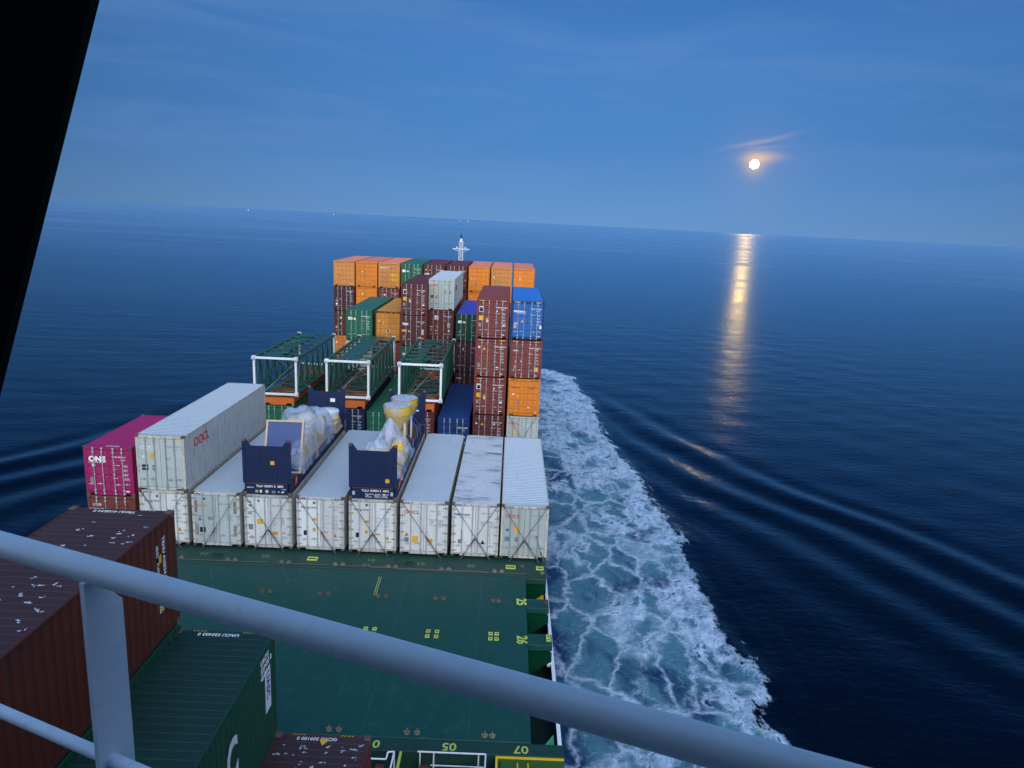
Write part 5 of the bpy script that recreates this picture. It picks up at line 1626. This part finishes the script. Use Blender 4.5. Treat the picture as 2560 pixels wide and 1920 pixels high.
XW0, XW1 = 15.6, 21.0
bbox('front_wall', -2.8, 21.0, yf-0.10, yf, -3.0, zs, M['house'])
bbox('upper_wall', XW0, XW1, yf-0.10, yf, zt_, 18.7, M['house'])
bbox('side_wall', -2.8, -2.7, -48, yf-0.10, -3.0, zs, M['house'])
bbox('side_wall', 20.9, 21.0, -48, yf-0.10, -3.0, 18.7, M['house'])
bbox('cab_wall', XW0, XW0+0.1, -40, yf-0.10, zs-0.02, 18.7, M['house'])
bbox('cab_back_wall', XW0+0.1, 20.9, -40, -39.9, 15.2, 18.6, M['inside'])
bbox('roof', XW0+0.1, 20.9, -40, yf-0.10, 18.6, 18.69, M['inside'])
bbox('floor', -2.7, 20.9, -47.9, yf-0.10, 15.1, 15.2, M['inside'])
bbox('inner_lining', XW0+0.1, 20.9, yf-0.12, yf-0.101, 15.2, zs-0.01, M['inside'])
bbox('inner_lining', XW0+0.1, 20.9, yf-0.12, yf-0.101, zt_+0.01, 18.6, M['inside'])
bbox('inner_lining', XW0+0.101, XW0+0.12, -39.9, yf-0.12, 15.2, 18.6, M['inside'])
bbox('inner_lining', 20.88, 20.899, -39.9, yf-0.12, 15.2, 18.6, M['inside'])

# slanting window pillar
P0 = Vector((18.12, -34.32, 17.17))
P1 = Vector((18.06, -34.38, 16.89))
dv = (P0-P1)
bw = empty('bridge_window', P1, 'black slanting window pillar of the bridge, close to the eye', 'window')
a0 = (P1-dv*2.3)-P1
a1 = (P1+dv*4.0)-P1
view = ((P0+P1)/2-CAM).normalized()
sidev = view.cross(dv.normalized()).normalized()
if sidev.dot(rt) > 0:
    sidev = -sidev
dep_ = view
pm = MB()
Q = []
for e in (a0, a1):
    for (s1, s2) in ((0.0, 0.0), (0.17, 0.0), (0.20, 0.02), (0.20, 0.07), (0.02, 0.07), (0.0, 0.04)):
        Q.append(e+sidev*s1+dep_*s2)
pm.add(Q, [(0, 1, 7, 6), (1, 2, 8, 7), (2, 3, 9, 8), (3, 4, 10, 9), (4, 5, 11, 10), (5, 0, 6, 11), (0, 5, 4, 3, 2, 1), (6, 7, 8, 9, 10, 11)])
put('pillar', pm, M['inside'], bw)
gk = MB()
Q = []
for e in (a0, a1):
    for (s1, s2) in ((0.004, -0.012), (0.075, -0.012), (0.075, -0.001), (0.004, -0.001)):
        Q.append(e+sidev*s1+dep_*s2)
gk.add(Q, [(0, 1, 5, 4), (1, 2, 6, 5), (2, 3, 7, 6), (3, 0, 4, 7), (0, 3, 2, 1), (4, 5, 6, 7)])
put('rubber_seal', gk, M['rubber'], bw)

# outside rail
A = Vector((17.26, -33.32, 16.26))
B = Vector((18.54, -33.90, 16.32))
dr_ = (B-A)
rl = empty('bridge_rail', A, 'thick grey white handrail slanting across in front of the bridge windows', 'railing')
a_, b_ = -dr_*1.6, dr_*2.6
tb = MB().tube(a_, b_, 0.0283, 32)
tb.sm = True
put('handrail', tb, M['rail'], rl)
drop = Vector((0, 0, -0.460))
tb = MB().tube(a_+drop, b_+drop, 0.0145, 20)
tb.sm = True
put('lower_rail', tb, M['rail'], rl)
un = dr_.normalized()
for k in (0.232, 0.232+1.05, 0.232-1.05):
    c = dr_*k
    nrm = Vector((-un.y, un.x, 0))
    if nrm.y < 0:
        nrm = -nrm
    pr = [(-0.030, -0.016), (0.012, -0.016), (0.012, -0.034), (0.055, -0.088), (0.055, -1.15), (-0.030, -1.15)]
    vs = []
    for s_ in (-0.007, 0.007):
        for (u_, z_) in pr:
            vs.append(c+nrm*u_+Vector((0, 0, z_))+un*s_)
    n = len(pr)
    po = MB().add(vs, [(i, (i+1) % n, n+(i+1) % n, n+i) for i in range(n)] + [tuple(range(n-1, -1, -1)), tuple(range(n, 2*n))])
    put('stanchion', po, M['rail'], rl)
put('walkway', MB().add([a_+Vector((0, 0, -1.13)), b_+Vector((0, 0, -1.13)), Vector((24, yf, 15.14))-A, Vector((12, yf, 15.14))-A], [(0, 1, 2, 3)]), M['deckdark'], rl)

# ------------------------------------------------------------------ sea
FR = [(24.6, 94.9), (27.5, 92.0), (29.8, 87.1), (30.2, 77.5), (31.4, 69.3), (31.0, 59.4), (31.2, 50.1), (32.4, 41.6), (32.8, 36.0), (33.1, 30.5), (33.5, 25.7),
      (34.1, 23.0), (33.2, 19.1), (33.4, 14.8), (33.3, 11.9), (33.1, 9.2), (33.7, 6.5), (34.3, 4.4), (34.8, 3.1), (33.2, 0.9), (32.9, -1.2), (33.9, -2.1), (33.8, -2.8), (34.5, -8), (35.5, -20), (36.5, -40), (37, -70)]
fy = np.array([p[1] for p in FR])[::-1]
fx = np.array([p[0] for p in FR])[::-1]
D1 = [(30.3, 74.0), (34.8, 64.0), (39.3, 51.3), (43.0, 42.2), (46.6, 36.2), (52.9, 25.3), (61.6, 10.2), (73, -10), (96, -50)]
dy_ = np.array([p[1] for p in D1])[::-1]
dx_ = np.array([p[0] for p in D1])[::-1]


def smooth(a, b, v):
    t = np.clip((v-a)/(b-a), 0, 1)
    return t*t*(3-2*t)


def foam_edge(y):
    return np.interp(y, fy, fx)


def wave_h(x, y, side=1):
    """height of the ship's own waves, both sides mirrored about the keel"""
    xm = np.where(x >= CX, x, 2*CX-x)
    xc = np.interp(y, dy_, dx_)
    xc = np.where(y > 74, 30.3-(y-74)*0.35, xc)
    u = xm-xc + 0.5*np.sin(y*0.16)+0.25*np.sin(y*0.37+1)
    lam = 7.0
    env = np.exp(-np.maximum(u-1.5, 0)**2/9.0)*np.exp(-np.maximum(-u-1, 0)**2/(2*11.0**2))
    env = env*smooth(92, 60, y)*smooth(-80, -10, y)**0.3
    inside = smooth(0.0, 3.5, xm-foam_edge(y))
    w = 0.17*np.cos(2*np.pi*(u-0.3)/lam+0.5*np.sin(0.23*y))*env*(0.15+0.85*inside)
    # sharper ripples close to the foam, running with it
    v = xm-foam_edge(y)
    rip = 0.055*np.sin(2*np.pi*(v*0.62+0.05*y+0.4*np.sin(y*0.5)))*np.exp(-np.maximum(v, 0)/4.0)*smooth(0, 0.8, v)*smooth(80, 50, y)
    w += rip
    w += np.where(v < 0.4, 0.22*np.exp(-((v+0.5)/0.9)**2)*smooth(95, 70, y), 0)
    # ambient swell
    w += 0.020*np.sin(0.41*y+0.17*x+1.6*np.sin(0.07*x+0.05*y)) + 0.012*np.sin(0.93*y-0.37*x+1.3+1.2*np.sin(0.13*x)) + 0.014*np.sin(0.71*x+0.35*y+2.0+0.8*np.sin(0.19*y))
    return w


def axis(core0, core1, step, outs_lo, outs_hi):
    return np.concatenate([outs_lo, np.arange(core0, core1+1e-6, step), outs_hi])


gl = lambda a, b, n: np.sign(b)*np.geomspace(abs(a), abs(b), n)
ax_ = axis(-55, 95, 0.55, -np.geomspace(60, 60000, 34)[::-1], np.geomspace(100, 60000, 34))
ay_ = axis(-60, 160, 0.75, -np.geomspace(65, 2000, 10)[::-1], np.geomspace(165, 90000, 46))
GX, GY = np.meshgrid(ax_, ay_)
fade = smooth(420, 50, np.hypot(GX-18, GY+35))
GZ = wave_h(GX, GY)*fade
nx_, ny_ = len(ax_), len(ay_)
V = np.stack([GX.ravel(), GY.ravel(), GZ.ravel()], 1)
ii = np.arange(nx_-1)
F = (np.arange(ny_-1)[:, None]*nx_+ii[None, :]).ravel()
F = np.stack([F, F+1, F+nx_+1, F+nx_], 1)


def np_mesh(name, V, F):
    me = bpy.data.meshes.new(name)
    me.vertices.add(len(V))
    me.vertices.foreach_set('co', V.astype(np.float32).ravel())
    me.loops.add(F.size)
    me.loops.foreach_set('vertex_index', F.astype(np.int32).ravel())
    me.polygons.add(len(F))
    me.polygons.foreach_set('loop_start', np.arange(0, F.size, 4, dtype=np.int32))
    me.polygons.foreach_set('loop_total', np.full(len(F), 4, dtype=np.int32))
    me.polygons.foreach_set('use_smooth', np.ones(len(F), dtype=bool))
    me.update()
    me.validate()
    return me


def sea_mat():
    mt = bpy.data.materials.new('sea_water')
    mt.use_nodes = True
    t = NT(mt.node_tree)
    t.n.remove(t.n['Principled BSDF'])
    b = t.node('ShaderNodeBsdfGlossy')
    b.inputs['Color'].default_value = (0.66, 0.90, 1.0, 1)
    df = t.node('ShaderNodeBsdfDiffuse')
    df.inputs['Color'].default_value = (0.0, 0.0010, 0.0045, 1)
    fr_ = t.node('ShaderNodeFresnel')
    fr_.inputs['IOR'].default_value = 1.37
    mx = t.node('ShaderNodeMixShader')
    t.l.new(fr_.outputs[0], mx.inputs[0])
    t.l.new(df.outputs[0], mx.inputs[1])
    t.l.new(b.outputs[0], mx.inputs[2])
    t.l.new(mx.outputs[0], t.n['Material Output'].inputs[0])
    co = t.node('ShaderNodeTexCoord').outputs['Object']
    # patches of calmer and rougher water, drawn out along the horizon
    slick = t.noise(t.mapping(co, scale=(0.0022, 0.0075, 1), rot=(0, 0, -0.12)), 1.0, 5, 0.6, 0.4)
    sl_ = t.sstep(slick, 0.42, 0.66)
    dist = t.vmath('LENGTH', co)
    far = t.sstep(dist, 60.0, 900.0)
    strk = t.sstep(t.noise(t.mapping(co, scale=(0.0011, 0.016, 1), rot=(0, 0, -0.06)), 1.0, 4, 0.55, 0.2), 0.60, 0.70)
    strk = t.math('MULTIPLY', strk, t.sstep(dist, 150.0, 700.0))
    t.setv(b.inputs['Roughness'], t.math('MULTIPLY', t.math('SUBTRACT', 1.0, t.math('MULTIPLY', strk, 0.65)), t.math('ADD', 0.18, t.math('ADD', t.math('MULTIPLY', sl_, 0.09), t.math('MULTIPLY', far, 0.09)))))
    n1 = t.noise(t.mapping(co, scale=(0.10, 0.42, 1), rot=(0, 0, -0.10)), 1.0, 3, 0.5, 0.3)
    n2 = t.noise(t.mapping(co, scale=(0.85, 1.6, 1), rot=(0, 0, 0.12)), 1.0, 3, 0.55, 0.5)
    h = t.math('ADD', t.math('MULTIPLY', n1, 0.34), t.math('MULTIPLY', n2, 0.26))
    bp = t.node('ShaderNodeBump')
    t.setv(bp.inputs['Strength'], t.math('MULTIPLY', t.math('ADD', 0.35, t.math('MULTIPLY', sl_, 0.65)), t.math('SUBTRACT', 1.0, t.math('ADD', t.math('MULTIPLY', far, 0.45), t.math('MULTIPLY', t.sstep(dist, 700.0, 5000.0), 0.40)))))
    bp.inputs['Distance'].default_value = 0.42
    t.setv(bp.inputs['Height'], h)
    t.l.new(bp.outputs[0], b.inputs['Normal'])
    t.l.new(bp.outputs[0], fr_.inputs['Normal'])
    return mt


HEEL = 0.0045      # the ship heels a little to port, so the sea plane dips to starboard
SEA_LOC = (CX-CX*math.cos(HEEL), 0, ZW+CX*math.sin(HEEL))
sea = put('sea', np_mesh('sea_mesh', V, F), sea_mat(), None, loc=SEA_LOC, rot=(0, HEEL, 0), kind='structure')

# wake foam: its own sheet lying a few centimetres over the water along the hull


def foam_mat():
    mt = bpy.data.materials.new('wake_foam')
    mt.use_nodes = True
    t = NT(mt.node_tree)
    b = t.n['Principled BSDF']
    co = t.node('ShaderNodeTexCoord').outputs['Object']
    at = t.node('ShaderNodeAttribute', attribute_name='inset').outputs['Fac']
    gap = t.node('ShaderNodeAttribute', attribute_name='gap').outputs['Fac']
    yy = t.node('ShaderNodeSeparateXYZ')
    t.setv(yy.inputs[0], co)
    y = yy.outputs[1]
    w1 = t.noise(t.mapping(co, scale=(1, 0.6, 1)), 0.55, 5, 0.65, 0.6)
    w2 = t.noise(t.mapping(co, scale=(1, 0.8, 1)), 2.2, 4, 0.6)
    edge = t.math('ADD', at, t.math('ADD', t.math('MULTIPLY', t.math('SUBTRACT', w1, 0.5), 4.2), t.math('MULTIPLY', t.math('SUBTRACT', w2, 0.5), 2.2)))
    alpha = t.sstep(edge, -0.1, 0.55)
    # warped cells
    wc = t.node('ShaderNodeTexNoise')
    t.setv(wc.inputs['Vector'], co)
    wc.inputs['Scale'].default_value = 0.55
    wc.inputs['Detail'].default_value = 4
    wv = t.vmath('SUBTRACT', wc.outputs['Color'], (0.5, 0.5, 0.5))
    sc_ = t.node('ShaderNodeVectorMath', operation='SCALE')
    t.setv(sc_.inputs[0], wv)
    sc_.inputs['Scale'].default_value = 2.6
    cw = t.vmath('ADD', co, sc_.outputs[0])
    cw = t.mapping(cw, scale=(1.0, 0.62, 0.0))
    big = t.noise(t.mapping(co, scale=(1, 0.45, 1)), 0.30, 4, 0.6, 0.8)
    nearedge = t.sstep(at, 6.0, 0.5)
    fwd_ = t.sstep(y, 16.0, 60.0)
    open_ = t.math('SUBTRACT', 0.84, t.math('ADD', t.math('MULTIPLY', nearedge, 0.34), t.math('MULTIPLY', fwd_, 0.30)))
    open_ = t.math('ADD', open_, t.math('MULTIPLY', t.math('SUBTRACT', big, 0.5), -1.5))
    open_ = t.math('ADD', open_, t.math('MULTIPLY', t.sstep(gap, 6.0, 0.0), 0.34))
    open_ = t.math('ADD', open_, t.math('MULTIPLY', t.sstep(y, 34.0, 8.0), 0.10))
    h1 = t.math('SUBTRACT', t.math('MULTIPLY', open_, 0.62), t.vor(cw, 0.40, 'SMOOTH_F1'))
    h2 = t.math('SUBTRACT', t.math('MULTIPLY', open_, 0.46), t.vor(cw, 1.0, 'SMOOTH_F1'))
    h3 = t.math('SUBTRACT', t.math('MULTIPLY', open_, 0.36), t.vor(t.mapping(cw, loc=(3, 7, 0)), 2.3, 'SMOOTH_F1'))
    fray = t.math('MULTIPLY', t.math('SUBTRACT', t.noise(t.mapping(co, scale=(1, 0.6, 1)), 2.4, 5, 0.68), 0.5), 0.30)
    holes = t.math('ADD', t.math('MAXIMUM', h1, t.math('MAXIMUM', h2, h3)), fray)
    white = t.math('SUBTRACT', 1.0, t.sstep(holes, -0.12, 0.13))
    e1 = t.math('SUBTRACT', 0.060, t.vor(cw, 0.36, 'DISTANCE_TO_EDGE'))
    e2 = t.math('SUBTRACT', 0.006, t.vor(t.mapping(cw, loc=(5, 2, 0)), 0.85, 'DISTANCE_TO_EDGE'))
    lace = t.sstep(t.math('ADD', t.math('MAXIMUM', e1, t.math('SUBTRACT', e2, 0.02)), t.math('MULTIPLY', fray, 0.45)), -0.06, 0.09)
    white = t.math('MAXIMUM', white, t.math('MULTIPLY', lace, t.sstep(gap, 0.3, 2.0)))
    white = t.math('MULTIPLY', white, t.math('ADD', 0.55, t.math('MULTIPLY', t.sstep(t.noise(t.mapping(co, scale=(1.3, 0.5, 1)), 1.1, 5, 0.65), 0.34, 0.60), 0.45)))
    white = t.math('MAXIMUM', white, t.math('MULTIPLY', t.sstep(edge, 1.3, 0.3), 0.7))
    tq = t.noise(t.mapping(co, scale=(1, 0.5, 1)), 0.35, 4, 0.6, 0.5)
    under = t.mix(t.sstep(t.math('ADD', tq, t.math('MULTIPLY', t.sstep(gap, 0.5, 5.0), 0.14)), 0.44, 0.68), (0.004, 0.028, 0.085), (0.062, 0.175, 0.225))
    wtone = t.mix(t.noise(co, 1.3, 5, 0.7), (0.22, 0.35, 0.52), (0.66, 0.74, 0.82))
    col = t.mix(white, under, wtone)
    t.setv(b.inputs['Base Color'], col)
    t.setv(b.inputs['Roughness'], t.math('ADD', 0.15, t.math('MULTIPLY', white, 0.6)))
    b.inputs['IOR'].default_value = 1.333
    bp = t.node('ShaderNodeBump')
    bp.inputs['Strength'].default_value = 0.7
    bp.inputs['Distance'].default_value = 0.35
    t.setv(bp.inputs['Height'], t.math('ADD', t.math('MULTIPLY', white, 0.5), t.math('MULTIPLY', t.noise(co, 1.8, 5, 0.65), 0.7)))
    t.l.new(bp.outputs[0], b.inputs['Normal'])
    tp = t.node('ShaderNodeBsdfTransparent')
    mx = t.node('ShaderNodeMixShader')
    t.setv(mx.inputs[0], alpha)
    t.l.new(tp.outputs[0], mx.inputs[1])
    t.l.new(b.outputs[0], mx.inputs[2])
    t.l.new(mx.outputs[0], t.n['Material Output'].inputs[0])
    return mt


FM = foam_mat()


def foam_sheet(side, y0, y1, nx, step, name, kindlabel):
    ys_ = np.arange(y0, y1, step)
    V_, ins, gp = [], [], []
    for y in ys_:
        e = foam_edge(y)+1.6
        i0 = CX+half(y)*0.985-0.35 if y < 60 else CX+half(y)*0.72-0.5
        xs = np.linspace(min(i0, e-0.5), e, nx)
        z = wave_h(xs, np.full(nx, y))+0.05
        for x, zz in zip(xs, z):
            V_.append((x if side > 0 else 2*CX-x, y, zz))
            ins.append(foam_edge(y)-x+(0 if y < 88 else -(y-88)*0.2))
            gp.append(x-i0)
    V_ = np.array(V_)
    n = len(ys_)
    a = (np.arange(n-1)[:, None]*nx+np.arange(nx-1)[None, :]).ravel()
    F_ = np.stack([a, a+1, a+nx+1, a+nx], 1) if side > 0 else np.stack([a, a+nx, a+nx+1, a+1], 1)
    me = np_mesh(name, V_, F_)
    for nm, arr in (('inset', ins), ('gap', gp)):
        A_ = me.attributes.new(nm, 'FLOAT', 'POINT')
        A_.data.foreach_set('value', np.array(arr, dtype=np.float32))
    o = put('wake_foam', me, FM, None, loc=SEA_LOC, rot=(0, HEEL, 0), kind='stuff')
    o['label'] = kindlabel
    return o


foam_sheet(1, -45, 96, 56, 0.45, 'wake_foam_mesh', 'white and turquoise foam streaming along the starboard side of the ship')
foam_sheet(-1, -45, 96, 30, 0.9, 'wake_foam_port_mesh', 'white foam streaming along the port side of the ship')

# ------------------------------------------------------------------ moon, far ship, far coast
MD = 30000.0
mo = bpy.data.materials.new('moon_glow')
mo.use_nodes = True
t = NT(mo.node_tree)
t.n.clear()
em = t.node('ShaderNodeEmission')
em.inputs[0].default_value = (1.0, 0.46, 0.10, 1)
em.inputs[1].default_value = 120.0
ou = t.node('ShaderNodeOutputMaterial')
t.l.new(em.outputs[0], ou.inputs[0])
rad = MD*math.tan(math.radians(0.31))
mn = MB()
nlat, nlon = 10, 16
vs = [(0, 0, rad)]
for a in range(1, nlat):
    for b_ in range(nlon):
        th, ph = PI*a/nlat, 2*PI*b_/nlon
        vs.append((rad*math.sin(th)*math.cos(ph), rad*math.sin(th)*math.sin(ph), rad*math.cos(th)))
vs.append((0, 0, -rad))
fs = [(0, 1+i, 1+(i+1) % nlon) for i in range(nlon)]
for a in range(nlat-2):
    fs += [(1+a*nlon+i, 1+(a+1)*nlon+i, 1+(a+1)*nlon+(i+1) % nlon, 1+a*nlon+(i+1) % nlon) for i in range(nlon)]
L_ = len(vs)-1
fs += [(L_, 1+(nlat-2)*nlon+(i+1) % nlon, 1+(nlat-2)*nlon+i) for i in range(nlon)]
mn.add(vs, fs)
put('moon', mn, mo, None, loc=CAM+MOON_DIR*MD, label='bright full moon standing low over the sea with a wisp of cloud above it', cat='moon')

litm = bpy.data.materials.new('far_light')
litm.use_nodes = True
litm.node_tree.nodes['Principled BSDF'].inputs['Emission Color'].default_value = (1.0, 0.8, 0.55, 1)
litm.node_tree.nodes['Principled BSDF'].inputs['Emission Strength'].default_value = 0.10
mh = Vector((MOON_DIR.x, MOON_DIR.y, 0)).normalized()
SD = 6500.0
sp_ = Vector((CAM.x, CAM.y, 0))+mh*SD
ang = math.atan2(mh.y, mh.x)-PI/2
sh = empty('distant_ship', (sp_.x, sp_.y, ZW-(sp_.x-CX)*HEEL), 'tiny pale ship on the horizon straight under the moon', 'ship', rot=(0, 0, ang))
put('hull', MB().ext([(-42, 0), (36, 0), (46, 9), (-44, 9)], 'y', -7, 7), paint('far_hull_paint', (0.62, 0.45, 0.36), dirt=0.1, bump=0), sh)
put('superstructure', MB().box(24, 36, -6, 6, 9, 22), litm, sh)
put('mast', MB().tube((30, 0, 22), (30, 0, 32), 0.8, 6), M['railwhite'], sh)
for k, (az, n_, lb) in enumerate(((-19.6, 1, 'tiny white light on the horizon toward the port bow'), (-4.2, 2, 'pair of tiny lights on the horizon ahead of the foremast'), (-13.6, 1, 'faint tiny light on the horizon between the window pillar and the mast'))):
    a = math.radians(az)
    D = 9000.0
    for q in range(n_):
        px_ = Vector((CAM.x+D*math.sin(a+q*0.012), CAM.y+D*math.cos(a+q*0.012), ZW))
        px_.z = ZW-(px_.x-CX)*HEEL
        lt = put('distant_light', MB().box(-5, 5, -4, 4, 0, 9), litm, None, loc=px_, label=lb, cat='light', group='lights on the horizon')
# low strip of far coast
cv = []
cf = []
n = 60
for i in range(n+1):
    a = math.radians(-9.0+8.6*i/n)
    D = 16000.0
    zc = -(CAM.x+D*math.sin(a)-CX)*HEEL
    h = zc+16*math.sin(PI*i/n)**0.6*(0.6+0.4*math.sin(i*0.9)*math.sin(i*0.31))
    cv += [(CAM.x+D*math.sin(a), CAM.y+D*math.cos(a), -12), (CAM.x+D*math.sin(a), CAM.y+D*math.cos(a), h-8), (CAM.x+(D+900)*math.sin(a), CAM.y+(D+900)*math.cos(a), -12)]
for i in range(n):
    b0 = 3*i
    cf += [(b0, b0+3, b0+4, b0+1), (b0+1, b0+4, b0+5, b0+2)]
put('coast', MB().add(cv, cf), paint('far_shore', (0.06, 0.12, 0.22), dirt=0.1, bump=0), None, kind='structure')
bpy.context.view_layer.update()
